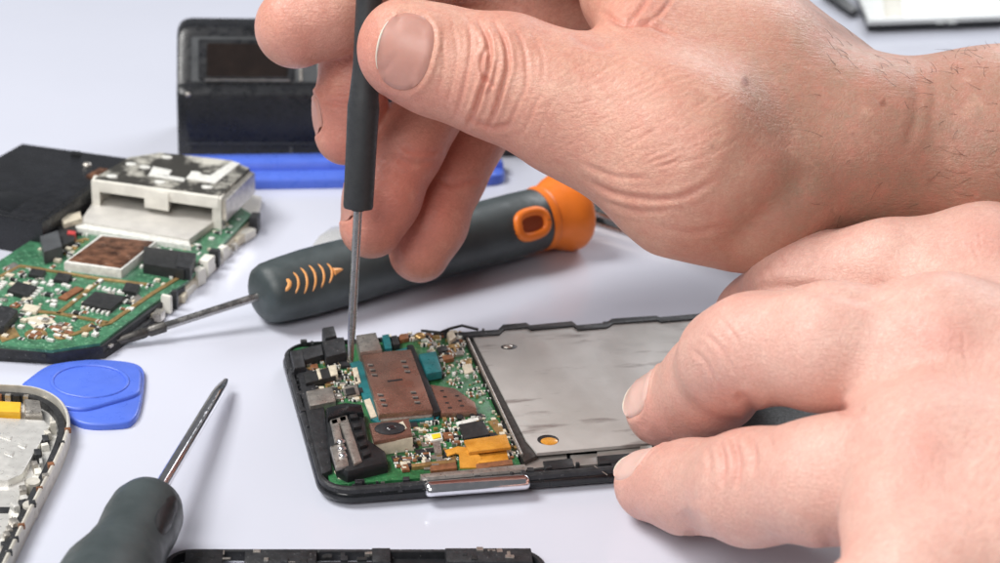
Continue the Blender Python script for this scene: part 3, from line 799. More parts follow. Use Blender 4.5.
rel(lathe(P1, a1, [(0.0, 0.03), (0.06, 0.09), (0.45, 0.12), (0.78, 0.13), (0.86, 0.10), (0.92, 0.14), (1.30, 0.145), (1.32, 0.10)], 16), bs).build('bit', 'steel_dark', bs)

# ---------------------------------------------------------------- screwdriver at the lower left
T2 = at(226, 379, 0.33); N2 = at(158, 492, 0.98); P0, a, L = axis_tool(T2, N2)
ls = thing('screwdriver', 'dark grey handled screwdriver with bare steel blade in the lower left corner', 'screwdriver', (N2[0], N2[1], 0))
rel(MB().tube([P0, P0 + a * 0.25, P0 + a * 0.6, P0 + a * 1.1, P0 + a * L, P0 + a * (L + 0.6)], [0.05, 0.09, 0.13, 0.145, 0.15, 0.15], 20,
       sq=[(1, 0.25), (1.1, 0.45), (1, 0.75), (1, 1), (1, 1), (1, 1)]), ls).build('shaft', 'chrome', ls)
L0 = L + 0.36
a2 = nrm(a * np.array([1, 1, 0.25]))
N2b = P0 + a * L0
rel(lathe(N2b, a2, [(-0.02, 0.2), (0.0, 0.36), (0.08, 0.53), (0.25, 0.66), (0.55, 0.75), (1.0, 0.77), (1.7, 0.74), (2.3, 0.82), (3.0, 0.98), (4.5, 1.05), (7.0, 1.05), (8.0, 0.9), (8.2, 0.5)], 40), ls).build('handle', 'grip', ls)
nr = nrm(_R * 0.80 + _U * 0.55); nr = nrm(nr - (nr @ a2) * a2)
c0 = N2b + a2 * 1.25 + nr * 0.58; b2 = np.cross(nr, a2)
mb = MB(); R = []
for f, hh in ((1.0, 0.0), (0.97, 0.16), (0.80, 0.205), (0.4, 0.215), (0.05, 0.215)):
    R.append([tuple(c0 + a2 * 0.75 * f * math.cos(t) + b2 * 0.27 * f * math.sin(t) + nr * (hh - 0.10 * (math.sin(t) * f) ** 2)) for t in (2 * math.pi * k / 28 for k in range(28))])
pad = rel(mb.rings(R, True, True), ls).build('grip_pad', 'black', ls)  # raised black oval standing for the handle's dark recess
# ---------------------------------------------------------------- the open phone
PA = math.radians(14.3)
PO = at(330, 496, 0); PO[2] = -0.30
ph = thing('open_phone', 'opened black phone with bare green board and grey metal plate under both hands', 'phone', PO, PA)
_Lp = frame(PO, PA)
def L_(x, y, z): return _Lp(x, y, z - 0.30)
def pq(px, z): return [L_(x, y, z) for x, y in px]
def part(name, material, px, z0, z1, b=0.02, parent=None, kind=None, sm=40):
    return MB().prism(pq(px, z1), z0, z1, b).build(name, material, parent or ph, smooth=sm, kind=kind)
X0, Y0, X1, Y1 = -0.27, -0.56, 12.3, 6.26
o1 = rrect(X0, Y0, X1, Y1, 0.72, 8); o0 = rrect(X0 + 0.10, Y0 + 0.16, X1 - 0.1, Y1 - 0.1, 0.65, 8); i1 = rrect(X0 + 0.13, Y0 + 0.14, X1 - 0.12, Y1 - 0.10, 0.60, 8)
mb = MB(); mb.rings([[(*q, 0.30) for q in inset(o0, 0.12)], [(*q, 0.33) for q in o0], [(*q, 0.40) for q in inset(o1, 0.05)], [(*q, 0.48) for q in o1], [(*q, 0.58) for q in o1], [(*q, 0.62) for q in inset(o1, 0.03)]])
mb.build('front_bezel', 'black_gloss', ph)
oz = inset(o1, 0.035)
ch = MB().wall(oz, i1, 0.56, 0.76, 0.04).build('chassis_rim', 'black_rough', ph)
MB().prism(inset(i1, -0.03), 0.50, 0.58).build('chassis_floor', 'black', ph)
rg = random.Random(11)
mb = MB()                                            # scuffed clips and mouldings along the rim
for k in range(90):
    side = rg.random()
    if side < 0.45: x, y = X0 + rg.uniform(0.06, 0.26), rg.uniform(0.1, 5.6)
    elif side < 0.75: x, y = rg.uniform(0.3, 6.5), Y0 + rg.uniform(0.08, 0.3)
    else: x, y = rg.uniform(0.3, 9.5), Y1 - rg.uniform(0.05, 0.16)
    mb.box(x, y, 0.6, rg.uniform(0.04, 0.16), rg.uniform(0.04, 0.2), rg.uniform(0.12, 0.22), rg.uniform(-0.2, 0.2), 0.02)
mb.build('rim_clips', 'black_rough', ph, kind='stuff')
MB().prism(rrect(-0.02, -0.22, 4.14, 6.06, 0.22), 0.56, 0.70, 0.01).build('circuit_board', 'pcb', ph)
zb = 0.70
# metal plate and its edge
plate_out = [L_(472, 335, 0.80)] + [L_(x + 1, y + 3.4, 0.80) for x, y in ((498, 329.5), (503, 325.5), (526, 323), (530, 326), (572, 322), (577, 326), (606, 323), (612, 319.5), (656, 316.5), (660, 318), (700, 314.5), (790, 307))] + [(12.0, 0.2), L_(640, 444, 0.80), L_(537, 453, 0.80), L_(526, 440, 0.80)]
pl = MB().prism(plate_out, 0.72, 0.80, 0.02).build('battery_plate', 'smudged', ph)
MB().prism([L_(462, 333, 0.78), L_(473, 333, 0.78), L_(528, 441, 0.78), L_(537, 455, 0.78), L_(524, 461, 0.78)], 0.60, 0.76, 0.01).build('plate_flange', 'steel_dark', pl)
MB().tube([(*L_(467, 337, 0.8), 0.79), (*L_(522, 455, 0.8), 0.79)], 0.035, 8).build('board_edge_rail', 'nickel', ph)
def disc(name, material, x, y, z, rx, ry, h, parent):
    c = L_(x, y, z); return MB().prism(ellipse(c[0], c[1], rx, ry, 24), z - 0.02, z + h, 0.008).build(name, material, parent)
d0 = disc('plate_hole', 'black', 548, 440, 0.80, 0.24, 0.22, 0.006, pl); c = L_(548, 441, 0.80)
MB().prism(ellipse(c[0] + 0.02, c[1] - 0.03, 0.19, 0.16, 20), 0.79, 0.812, 0.004).build('amber_film', 'amber', d0)
d1 = disc('plate_hole', 'black', 509, 347, 0.80, 0.20, 0.13, 0.006, pl); c = L_(508, 347, 0.80)
MB().sphere((c[0], c[1], 0.80), 0.13, 0.09, 0.05).build('screw', 'nickel', d1)
FR_ = [(462, 332), (498, 329.5), (503, 324.5), (526, 322.5), (530, 325), (572, 321), (577, 325), (606, 322.5), (612, 318.5), (656, 315.5), (660, 317), (700, 313.5), (790, 306)]
part('far_rim', 'black_rough', FR_ + [(x + 1.5, y + 4.5) for x, y in FR_[::-1]], 0.55, 0.85, 0.006)
for nm, mt, q, z0, z1 in (('ledge', 'plate', [(520, 452), (566, 450), (568, 463), (524, 470)], 0.5, 0.66), ('ledge', 'plate', [(570, 455), (598, 453), (598, 464), (574, 466)], 0.5, 0.68), ('ledge', 'plate', [(597, 448), (641, 444), (641, 456), (597, 459)], 0.5, 0.70),
        ('clip', 'black', [(543, 461), (572, 458), (574, 467), (546, 470)], 0.45, 0.72), ('clip', 'black', [(597, 456), (640, 452), (642, 460), (599, 464)], 0.45, 0.72), ('contact_block', 'nickel', [(640, 446), (652, 445), (653, 457), (641, 459)], 0.5, 0.80)):
    part(nm, mt, q, z0, z1, 0.02)
MB().tube([(*L_(594, 468, 0.75), 0.80), (*L_(607, 480, 0.5), 0.62)], 0.012, 5).build('wire', 'nickel', ph)
# big shield
part('shield_board', 'teal', [(350, 363), (408, 347), (441, 414), (438, 419), (379, 423), (371, 419)], zb, 0.76, 0.01)
sh1 = part('shield_can', 'copper', [(361, 353), (411, 349), (433, 409), (379, 414)], 0.76, 0.93, 0.035)
mb = MB(); ml = MB()
for x, y in ((371, 366), (373, 371), (375, 376), (404, 362.5), (406, 367.5), (408, 372.5), (381, 396), (383, 401), (385, 406), (414, 393.5), (416, 398.5), (418, 403.5)):
    c = L_(x, y, 0.93); mb.box(c[0], c[1], 0.91, 0.12, 0.07, 0.024, -0.15); ml.box(c[0] - 0.01, c[1] + 0.05, 0.91, 0.13, 0.04, 0.045, -0.15, 0.012)
mb.build('vent_slots', 'black', sh1, kind='stuff'); ml.build('vent_lips', 'nickel', sh1, kind='stuff')
c = L_(395, 380.5, 0.93); MB().box(c[0], c[1], 0.90, 0.36, 0.07, 0.035, 0.12).build('slot', 'black', sh1)
for q in ([(352, 368), (357, 367), (361, 382), (356, 384)], [(364, 400), (370, 398), (377, 416), (371, 418)], [(354, 377), (357, 377), (358, 382), (355, 382)]):
    part('solder_pad', 'cream', q, 0.75, 0.79, 0.01)
part('shield_lip', 'nickel', [(379, 415), (433, 410), (432, 416), (381, 421)], 0.72, 0.80, 0.01)
part('spacer_strip', 'black', [(407, 345), (413, 344), (441, 411), (434, 413)], zb, 0.88, 0.02)
sh2 = part('small_shield', 'copper', [(430, 384), (455, 388), (475, 402), (477, 411), (441, 413)], zb, 0.84, 0.03)
mb = MB()
for x, y in ((442, 391), (445, 397), (447, 403), (450, 408), (457, 396), (460, 401), (462, 406)):
    c = L_(x, y, 0.84); mb.box(c[0], c[1], 0.82, 0.085, 0.06, 0.026)
mb.build('vent_slots', 'black', sh2, kind='stuff')
tb_ = part('teal_block', 'teal', [(419, 354), (436, 351), (442, 371), (427, 374)], zb + 0.06, 0.95, 0.02)
part('block_base', 'black', [(420, 356), (437, 352), (444, 375), (428, 378)], zb, 0.80, 0.01)
part('jack_housing', 'nickel', [(356, 335), (376, 332), (382, 349), (360, 352)], zb, 1.02, 0.03)
# blackened connectors at the far left corner
for q, z1 in (([(322, 341), (344, 336), (347, 352), (326, 357)], 0.98), ([(322, 327), (334, 325), (337, 335), (325, 338)], 1.0), ([(300, 348), (322, 343), (324, 354), (304, 360)], 0.92), ([(290, 350), (302, 348), (306, 366), (294, 368)], 0.94)):
    part('connector', 'black_rough', q, zb - 0.1, z1, 0.06)
part('contact_bar', 'chip', [(303, 373), (332, 366), (336, 376), (306, 383)], zb, 0.88, 0.03)
part('contact_bar', 'cream', [(328, 366), (336, 364), (338, 374), (331, 376)], zb, 0.90, 0.02)
part('contact_bar', 'cream', [(316, 369), (319, 368), (322, 378), (319, 379)], zb, 0.90, 0.01)
mbx = part('metal_box', 'nickel', [(306, 391), (332, 386), (336, 401), (310, 406)], zb, 0.90, 0.03)
part('metal_box', 'nickel', [(345, 386), (357, 384), (360, 394), (348, 396)], zb, 0.80, 0.02)
part('chip', 'chip', [(345, 389), (354, 387), (356, 393), (347, 395)], 0.80, 0.83, 0.01)
# speaker module in the near corner
spx = [(326, 408), (345, 403), (363, 405), (369, 438), (386, 450), (388, 461), (348, 471), (337, 466), (328, 440)]
sp = part('speaker_module', 'black', spx, 0.55, 0.99, 0.11)
part('speaker_plate', 'nickel', [(330, 420), (338, 418), (343, 440), (335, 443)], 0.96, 1.05, 0.03, sp)
part('speaker_plate', 'nickel', [(338, 417), (347, 415), (362, 460), (354, 464)], 0.96, 1.05, 0.03, sp)
part('speaker_plate', 'nickel', [(330, 420), (346, 415), (347, 420), (332, 425)], 0.96, 1.05, 0.02, sp)
for k in range(5):
    part('rib', 'black', [(349 + 3.2 * k, 414 + 9.5 * k), (357 + 3.0 * k, 413 + 9 * k), (358.5 + 3.0 * k, 417 + 9 * k), (350.5 + 3.2 * k, 418 + 9.5 * k)], 0.95, 1.07, 0.02, sp)
part('speaker_cap', 'black_gloss', [(326, 407), (345, 402), (362, 404), (364, 412), (346, 412), (328, 417)], 0.9, 1.10, 0.05, sp)
part('contact_base', 'nickel', [(330, 446), (344, 442), (349, 464), (336, 468)], 0.95, 1.04, 0.04, sp)
for x, y in ((341, 441), (342, 448), (343, 455)):
    c = L_(x, y, 1.08); MB().sphere((c[0], c[1], 1.06), 0.095, 0.065, 0.06, 12, 8).build('spring_contact', 'chrome', sp)
part('speaker_foot', 'cream', [(334, 470), (368, 466), (368, 474), (346, 480), (338, 477)], 0.55, 0.74, 0.04, sp)
# camera module
cm = part('camera_module', 'cream', [(372, 426), (410, 421), (413, 438), (376, 443)], zb, 1.02, 0.03)
part('camera_cover', 'copper', [(369, 423), (409, 418), (412, 434), (374, 441)], 1.0, 1.10, 0.03, cm)
c = L_(390, 429, 1.10)
MB().prism(ellipse(c[0], c[1], 0.34, 0.26, 28), 1.08, 1.13, 0.02).build('lens_ring', 'black_rough', cm)
MB().sphere((c[0] + 0.02, c[1], 1.12), 0.13, 0.10, 0.05, 16, 8).build('lens', 'lens', cm)
part('camera_tape', 'cream', [(396, 424), (403, 421), (407, 428), (401, 431)], 1.09, 1.125, 0.01, cm)
# board furniture on the right and near side
part('chip', 'chip', [(459, 424), (483, 420), (490, 434), (464, 439)], zb, 0.82, 0.02)
part('chip_edge', 'white_part', [(456, 422), (478, 417), (479, 420), (458, 425)], zb, 0.76, 0.01)
part('led', 'white_part', [(429, 434), (441, 432), (443, 439), (431, 441)], zb, 0.79, 0.01)
part('led_phosphor', 'yellow', [(431.5, 434.5), (440, 433), (441, 437), (433, 439)], 0.78, 0.81, 0.005)
fx = part('flex_connector', 'amber', [(464, 440), (506, 434), (511, 447), (469, 452)], 0.86, 0.93, 0.02)
part('flex_tail', 'amber', [(474, 451), (506, 447), (509, 460), (478, 463)], zb, 0.80, 0.02, fx)
pts = [L_(446, 452, 0.8), L_(457, 450, 0.82), L_(466, 453, 0.82), L_(470, 461, 0.76), L_(471, 469, 0.70)]
mb = MB(); R = []
for k, (q, z, w) in enumerate(zip(pts, (0.74, 0.80, 0.84, 0.80, 0.70), (0.12, 0.14, 0.2, 0.24, 0.24))):
    dv = Vector(pts[min(k + 1, 4)]) - Vector(pts[max(k - 1, 0)]); dv.normalize(); nn = Vector((-dv.y, dv.x)) * w
    R.append([(q[0] + nn.x, q[1] + nn.y, z), (q[0] - nn.x, q[1] - nn.y, z), (q[0] - nn.x, q[1] - nn.y, z + 0.03), (q[0] + nn.x, q[1] + nn.y, z + 0.03)])
mb.rings(R).build('flex_ribbon', 'amber', ph)
for q, mt, z1 in (([(460, 360), (469, 358), (474, 371), (465, 374)], 'cream', 0.74), ([(463, 359), (471, 358), (472, 363), (464, 364)], 'gold', 0.75), ([(442, 356), (452, 354), (454, 358), (444, 360)], 'brown_part', 0.80), ([(466, 402), (473, 401), (475, 408), (468, 409)], 'white_part', 0.73),
                  ([(488, 421), (497, 419), (508, 436), (500, 438)], 'gold', 0.73), ([(430, 466), (456, 462), (457, 468), (431, 471)], 'brown_part', 0.80), ([(476, 464), (512, 459), (513, 464), (477, 469)], 'brown_part', 0.80), ([(411, 464), (455, 459), (456, 462), (412, 467)], 'gold', 0.79),
                  ([(433, 442), (440, 441), (442, 452), (435, 453)], 'nickel', 0.82), ([(399, 335), (408, 333), (409, 338), (400, 340)], 'brown_part', 0.80), ([(391, 336), (397, 335), (400, 344), (393, 345)], 'chip', 0.85), ([(382, 335), (389, 334), (392, 348), (385, 349)], 'teal', 0.86),
                  ([(437, 347), (446, 345), (448, 350), (439, 352)], 'chip', 0.80), ([(447, 333), (453, 329), (456, 337), (450, 341)], 'cream', 0.86)):
    part('board_component', mt, q, zb, z1, 0.01)
c = L_(420, 334, 0.85); g = MB().sphere((c[0], c[1], 0.80), 0.14, 0.14, 0.07).build('antenna_socket', 'gold', ph)
c = [L_(x, y, 0.85) for x, y in ((421, 331), (440, 333), (450, 329), (462, 326), (478, 330))]
MB().tube([(*q, 0.86) for q in c], 0.035, 8).build('antenna_cable', 'black', ph)
def scatter(board, name, mats, poly, z, n, seed, smin_=0.05, smax=0.14, rot=0.0):
    rg = random.Random(seed); xs = [q[0] for q in poly]; ys = [q[1] for q in poly]
    def inside(x, y):
        c = False
        for i in range(len(poly)):
            (x1, y1), (x2, y2) = poly[i - 1], poly[i]
            if (y1 > y) != (y2 > y) and x < (x2 - x1) * (y - y1) / (y2 - y1) + x1: c = not c
        return c
    B_ = {m: MB() for m in mats}; k = 0
    while k < n:
        x, y = rg.uniform(min(xs), max(xs)), rg.uniform(min(ys), max(ys))
        if not inside(x, y): continue
        w, h_ = rg.uniform(smin_, smax), rg.uniform(smin_, smax * 0.8); hh = rg.uniform(0.03, 0.09)
        m = rg.choice(mats); r = rot + rg.choice((0, 0, math.pi / 2)) + rg.gauss(0, 0.03)
        B_[m].box(x, y, z - 0.01, w, h_, hh, r, 0.008)
        if m in ('chip', 'brown_part') and 'white_part' in mats:      # solder ends
            for sgn in (-1, 1):
                B_['white_part'].box(x + sgn * (w / 2 + 0.012) * math.cos(r), y + sgn * (w / 2 + 0.012) * math.sin(r), z - 0.01, 0.03, h_ * 0.95, hh * 0.9, r)
        k += 1
    for m, b in B_.items():
        if b.v: b.build(name, m, board, kind='stuff', smooth=0)
bd = [o for o in ph.children if o.name.startswith('circuit_board')][0]
mm = ['white_part', 'cream', 'chip', 'brown_part', 'nickel', 'gold', 'chip']
part('side_frame', 'black_rough', [(297, 370), (307, 367), (324, 404), (332, 470), (322, 474), (310, 430)], 0.58, 0.80, 0.03)
def pxp(l, z=0.70): return [L_(x, y, z) for x, y in l]
scatter(bd, 'surface_parts', mm, pxp([(303, 398), (345, 402), (362, 402), (352, 364), (330, 348), (300, 352)]), zb, 110, 1)
scatter(bd, 'surface_parts', ['chip', 'nickel', 'brown_part', 'cream', 'black_rough'], pxp([(303, 398), (345, 402), (362, 402), (352, 364), (330, 348), (300, 352)]), zb, 22, 15, 0.14, 0.30)
scatter(bd, 'surface_parts', ['chip', 'nickel', 'brown_part', 'black_rough'], pxp([(390, 450), (398, 470), (522, 457), (505, 425), (485, 415), (440, 420), (412, 424)]), zb, 26, 16, 0.13, 0.28)
scatter(bd, 'surface_parts', ['chip', 'nickel', 'brown_part', 'gold'], pxp([(386, 334), (462, 333), (470, 352), (440, 362), (420, 346), (390, 349)]), zb, 14, 17, 0.12, 0.26)
scatter(bd, 'surface_parts', mm, pxp([(386, 334), (462, 333), (470, 352), (440, 362), (420, 346), (390, 349)]), zb, 60, 2)
scatter(bd, 'surface_parts', mm, pxp([(390, 450), (398, 470), (522, 457), (505, 425), (485, 415), (440, 420), (412, 424)]), zb, 150, 3)
scatter(bd, 'surface_parts', mm, pxp([(445, 385), (478, 402), (500, 420), (470, 360), (450, 360)]), zb, 26, 4, 0.04, 0.09)
scatter(bd, 'surface_parts', ['chip', 'brown_part', 'nickel', 'cream'], pxp([(392, 458), (398, 473), (470, 466), (520, 460), (518, 455), (440, 462)]), zb + 0.02, 40, 14, 0.06, 0.2)
tiny = ['white_part', 'cream', 'chip', 'nickel', 'gold', 'brown_part']
scatter(bd, 'surface_parts', tiny, pxp([(390, 450), (398, 470), (522, 457), (505, 425), (485, 415), (440, 420), (412, 424)]), zb, 150, 24, 0.03, 0.075)
scatter(bd, 'surface_parts', tiny, pxp([(303, 398), (345, 402), (362, 402), (352, 364), (330, 348), (300, 352)]), zb, 120, 25, 0.03, 0.075)
scatter(bd, 'surface_parts', tiny, pxp([(386, 334), (462, 333), (500, 420), (478, 404), (446, 384), (440, 362), (420, 346)]), zb, 110, 26, 0.03, 0.075)
scatter(ch, 'rim_debris', ['chip', 'black_rough', 'nickel', 'brown_part', 'cream'], pxp([(290, 362), (303, 358), (334, 470), (321, 470)], 0.62), 0.60, 90, 5, 0.05, 0.2)
scatter(ch, 'rim_debris', ['chip', 'black_rough', 'nickel'], pxp([(333, 486), (420, 480), (421, 470), (340, 478)], 0.66), 0.62, 60, 6, 0.04, 0.13)
part('lower_cover', 'black_rough', [(656, 447), (700, 426), (750, 400), (850, 380), (910, 395), (910, 440), (700, 464)], 0.6, 0.92, 0.04)  # black block for the phone's dark edge and the shadow between the fingers
# chrome key on the near side
q0, q1 = (1.90, -0.60), (4.18, -0.62)
mb = MB(); R = []; dirx = Vector((q1[0] - q0[0], q1[1] - q0[1])); Lk = dirx.length; dirx.normalize(); ny = Vector((dirx.y, -dirx.x))
for s, f in ((0, 0.35), (0.02, 0.7), (0.07, 0.95), (0.13, 1), (Lk - 0.13, 1), (Lk - 0.07, 0.95), (Lk - 0.02, 0.7), (Lk, 0.35)):
    c = Vector(q0) + dirx * s
    R.append([(c.x + ny.x * 0.20 * f * math.cos(t), c.y + ny.y * 0.20 * f * math.cos(t), 0.65 + 0.16 * f * math.sin(t)) for t in (2 * math.pi * k / 16 for k in range(16))])
mb.rings(R).build('side_key', 'chrome', ph)
part('key_backing', 'nickel', [(420, 474), (525, 464), (526, 469), (421, 478)], 0.5, 0.84, 0.02)

# ---------------------------------------------------------------- old phone inside at the left
OA = math.radians(-17); OO = at(110, 350, 0); OO[2] = -0.24
op = thing('stripped_phone', 'stripped old phone board with copper shield and stained white frame', 'phone', OO, OA)
_Lo = frame(OO, OA)
def L_(x, y, z): return _Lo(x, y, z - 0.24)
def part2(*a, **k):
    k.setdefault('parent', op); return part(*a, **k)
part2('lower_case', 'black_rough', [(-45, 352), (60, 358), (105, 352), (150, 322), (186, 290), (180, 262), (60, 262), (-45, 300)], 0.24, 0.42, 0.04)
part2('lower_case', 'white_plastic', [(150, 318), (188, 290), (256, 224), (262, 196), (240, 190), (100, 215), (80, 262)], 0.24, 0.44, 0.05)
bd2 = part2('circuit_board', 'pcb_old', [(-40, 342), (52, 350), (100, 343), (152, 304), (187, 281), (252, 214), (222, 196), (96, 222), (62, 220), (-40, 286)], 0.58, 0.66, 0.01)
part2('mid_case', 'black_rough', [(-42, 346), (54, 353), (103, 346), (155, 308), (185, 286), (170, 270), (-42, 292)], 0.36, 0.585, 0.02)
part2('mid_case', 'cream', [(155, 308), (187, 286), (254, 219), (226, 200), (130, 240)], 0.40, 0.53, 0.02)
rg = random.Random(21)
for k in range(13):                                  # white clips along the right side
    f = k / 12; x = 158 + f * 96; y = 314 - f * 92 + rg.uniform(-2, 2)
    c = L_(x, y, 0.5); MB().box(c[0] + 0.02, c[1], rg.uniform(0.25, 0.36), rg.uniform(0.10, 0.30), rg.uniform(0.10, 0.55), rg.uniform(0.15, 0.5), rg.uniform(-0.25, 0.25), 0.04).build('side_clip', rg.choice(['white_plastic', 'white_plastic', 'cream', 'black_rough', 'nickel']), op)
# plate and raised frame
part2('base_plate', 'pale_plate', [(80, 221), (189, 239), (222, 215), (226, 196), (103, 186)], 0.62, 0.86, 0.02)
part2('plate_border', 'white_part', [(76, 222), (189, 241), (191, 246), (74, 227)], 0.64, 0.80, 0.02)
fr = part2('top_cover', 'sooty', [(94, 178), (219, 195), (250, 168), (232, 160), (160, 152), (128, 157)], 1.42, 1.62, 0.03)
part2('front_band', 'white_plastic', [(92, 180), (218, 198), (222, 193), (96, 175)], 1.28, 1.59, 0.02)
part2('frame_leg', 'white_plastic', [(91, 181), (99, 182), (102, 176), (94, 175)], 0.80, 1.56, 0.02)
part2('frame_leg', 'white_plastic', [(144, 189), (168, 193), (170, 189), (146, 185)], 1.02, 1.55, 0.02)
part2('frame_leg', 'white_plastic', [(212, 197), (221, 199), (226, 190), (217, 188)], 0.62, 1.56, 0.02)
part2('frame_side', 'nickel', [(220, 198), (250, 170), (255, 172), (226, 201)], 0.95, 1.56, 0.05)
part2('frame_back', 'white_plastic', [(130, 160), (160, 154), (234, 162), (250, 170), (240, 176), (140, 168)], 0.66, 1.42, 0.04)
part2('frame_side', 'white_plastic', [(93, 178), (128, 158), (134, 162), (100, 182)], 0.66, 1.42, 0.04)
for x, y in ((112, 176), (160, 182), (207, 187), (167, 157), (131, 164), (196, 173), (145, 167)):
    c = L_(x, y, 1.64); MB().prism(ellipse(c[0], c[1], 0.16, 0.10, 14), 1.60, 1.66, 0.02).build('rivet', 'white_part', fr)
for q in ([(153, 166), (172, 170), (168, 176), (150, 172)], [(186, 178), (215, 183), (240, 163), (232, 161), (210, 175), (190, 173)], [(150, 172), (185, 178), (184, 181), (148, 175)]):
    part2('cover_patch', 'white_part', q, 1.6, 1.65, 0.01, parent=fr)
part2('side_window', 'brown_part', [(238, 187), (246, 180), (247, 184), (239, 191)], 1.0, 1.30, 0.02)
# copper shield, chips, traces
sc_ = part2('shield_can', 'white_part', [(64, 262), (121, 270), (157, 241), (101, 234)], 0.64, 0.90, 0.02)
part2('copper_foil', 'copper_raw', [(68, 260), (121, 267.5), (154, 241), (102, 235.5)], 0.88, 0.925, 0.02, parent=sc_)
for q, mt, z1 in (([(144, 246), (196, 253), (184, 270), (143, 263)], 'chip', 0.95), ([(178, 252), (196, 254), (190, 268), (176, 266)], 'black_rough', 1.0), ([(40, 236), (58, 230), (62, 246), (44, 252)], 'grey_plastic', 1.0), ([(58, 226), (76, 222), (74, 240), (60, 246)], 'chip', 0.82), ([(60, 216), (80, 211), (82, 218), (64, 224)], 'cream', 0.95),
                  ([(95, 291), (126, 296), (111, 309), (81, 303)], 'chip', 0.78), ([(17, 281), (37, 286), (27, 296), (7, 290)], 'chip', 0.78), ([(-30, 304), (8, 306), (18, 310), (4, 326), (-30, 326)], 'black_rough', 0.90), ([(58, 297), (76, 286), (84, 288), (66, 299)], 'brown_part', 0.72),
                  ([(126, 282), (140, 284), (136, 292), (122, 290)], 'chip', 0.78), ([(25, 303), (41, 306), (36, 312), (22, 309)], 'cream', 0.75), ([(32, 268), (46, 270), (42, 276), (28, 274)], 'chip', 0.76), ([(58, 272), (72, 274), (68, 281), (53, 279)], 'chip', 0.76), ([(68, 230), (76, 231), (75, 234), (67, 233)], 'red', 0.86)):
    part2('board_component', mt, q, 0.65, z1, 0.015)
for q, mt in (([(24, 318), (46, 314), (56, 322), (34, 328)], 'cream'), ([(-5, 330), (14, 326), (20, 336), (2, 342)], 'gold'), ([(48, 326), (62, 322), (70, 328), (56, 333)], 'brown_part'), ([(80, 328), (92, 322), (98, 327), (86, 333)], 'gold'), ([(128, 300), (138, 294), (143, 298), (133, 305)], 'nickel'), ([(2, 268), (14, 262), (22, 266), (10, 273)], 'nickel')):
    part2('board_pad', mt, q, 0.65, 0.675, 0.006)
def trace(pts, w=0.06):
    R = []; P = [Vector(L_(x, y, 0.67)) for x, y in pts]
    for k, q in enumerate(P):
        dv = (P[min(k + 1, len(P) - 1)] - P[max(k - 1, 0)]).normalized(); nn = Vector((-dv.y, dv.x)) * w
        R.append([(q.x + nn.x, q.y + nn.y, 0.655), (q.x - nn.x, q.y - nn.y, 0.655), (q.x - nn.x, q.y - nn.y, 0.69), (q.x + nn.x, q.y + nn.y, 0.69)])
    MB().rings(R).build('trace', 'gold', op, smooth=0)
trace([(0, 277), (20, 266), (100, 279), (150, 285)]); trace([(58, 314), (101, 280)]); trace([(22, 310), (60, 314), (108, 323)]); trace([(62, 338), (110, 323), (152, 294), (180, 277)])
for x, y, r in ((36, 334, 0.27), (61, 336, 0.17)):
    c = L_(x, y, 0.68); q = MB().prism(ellipse(c[0], c[1], r, r * 0.9, 22), 0.65, 0.69, 0.01).build('ground_pad', 'gold', op)
    MB().prism(ellipse(c[0], c[1], r * 0.55, r * 0.5, 18), 0.68, 0.71, 0.02).build('screw_hole', 'brown_part', q)
mb = MB()
for k in range(6):
    for (x0, y0, x1, y1) in ((83, 307, 108, 313), (99, 287, 124, 292)):
        c = L_(x0 + (x1 - x0) * k / 5, y0 + (y1 - y0) * k / 5, 0.7); mb.box(c[0], c[1], 0.65, 0.06, 0.16, 0.07, 0.1, 0.015)
for k in range(4):
    for (x0, y0, x1, y1) in ((4, 282, -2, 288), (40, 288, 32, 296)):
        c = L_(x0 + (x1 - x0) * k / 3, y0 + (y1 - y0) * k / 3, 0.7); mb.box(c[0], c[1], 0.65, 0.18, 0.06, 0.07, 0.1, 0.015)
mb.build('chip_leads', 'white_part', op, kind='stuff')
bp = [L_(x, y, 0.66) for x, y in ((-20, 335), (50, 342), (98, 336), (150, 298), (62, 268), (20, 262), (-20, 284))]
scatter(bd2, 'surface_parts', ['white_part', 'white_part', 'cream', 'chip', 'nickel', 'brown_part'], bp, 0.66, 130, 7, 0.06, 0.19)
scatter(bd2, 'surface_parts', ['chip', 'nickel', 'brown_part', 'cream'], bp, 0.66, 14, 18, 0.12, 0.24)
scatter(bd2, 'surface_parts', ['white_part', 'cream', 'chip', 'gold'], [L_(x, y, 0.66) for x, y in ((52, 262), (40, 250), (60, 226), (98, 232), (64, 262))], 0.66, 46, 8, 0.06, 0.18)
scatter(bd2, 'surface_parts', ['white_part', 'white_part', 'cream', 'chip'], [L_(x, y, 0.66) for x, y in ((160, 240), (190, 246), (240, 212), (246, 216), (190, 276), (150, 290), (128, 284))], 0.66, 60, 9, 0.05, 0.16)
scatter(bd2, 'edge_parts', ['chip', 'nickel', 'cream', 'black_rough'], [L_(x, y, 0.5) for x, y in ((-20, 348), (52, 355), (106, 347), (155, 312), (152, 306), (100, 342), (50, 349), (-20, 342))], 0.46, 40, 10, 0.08, 0.22)

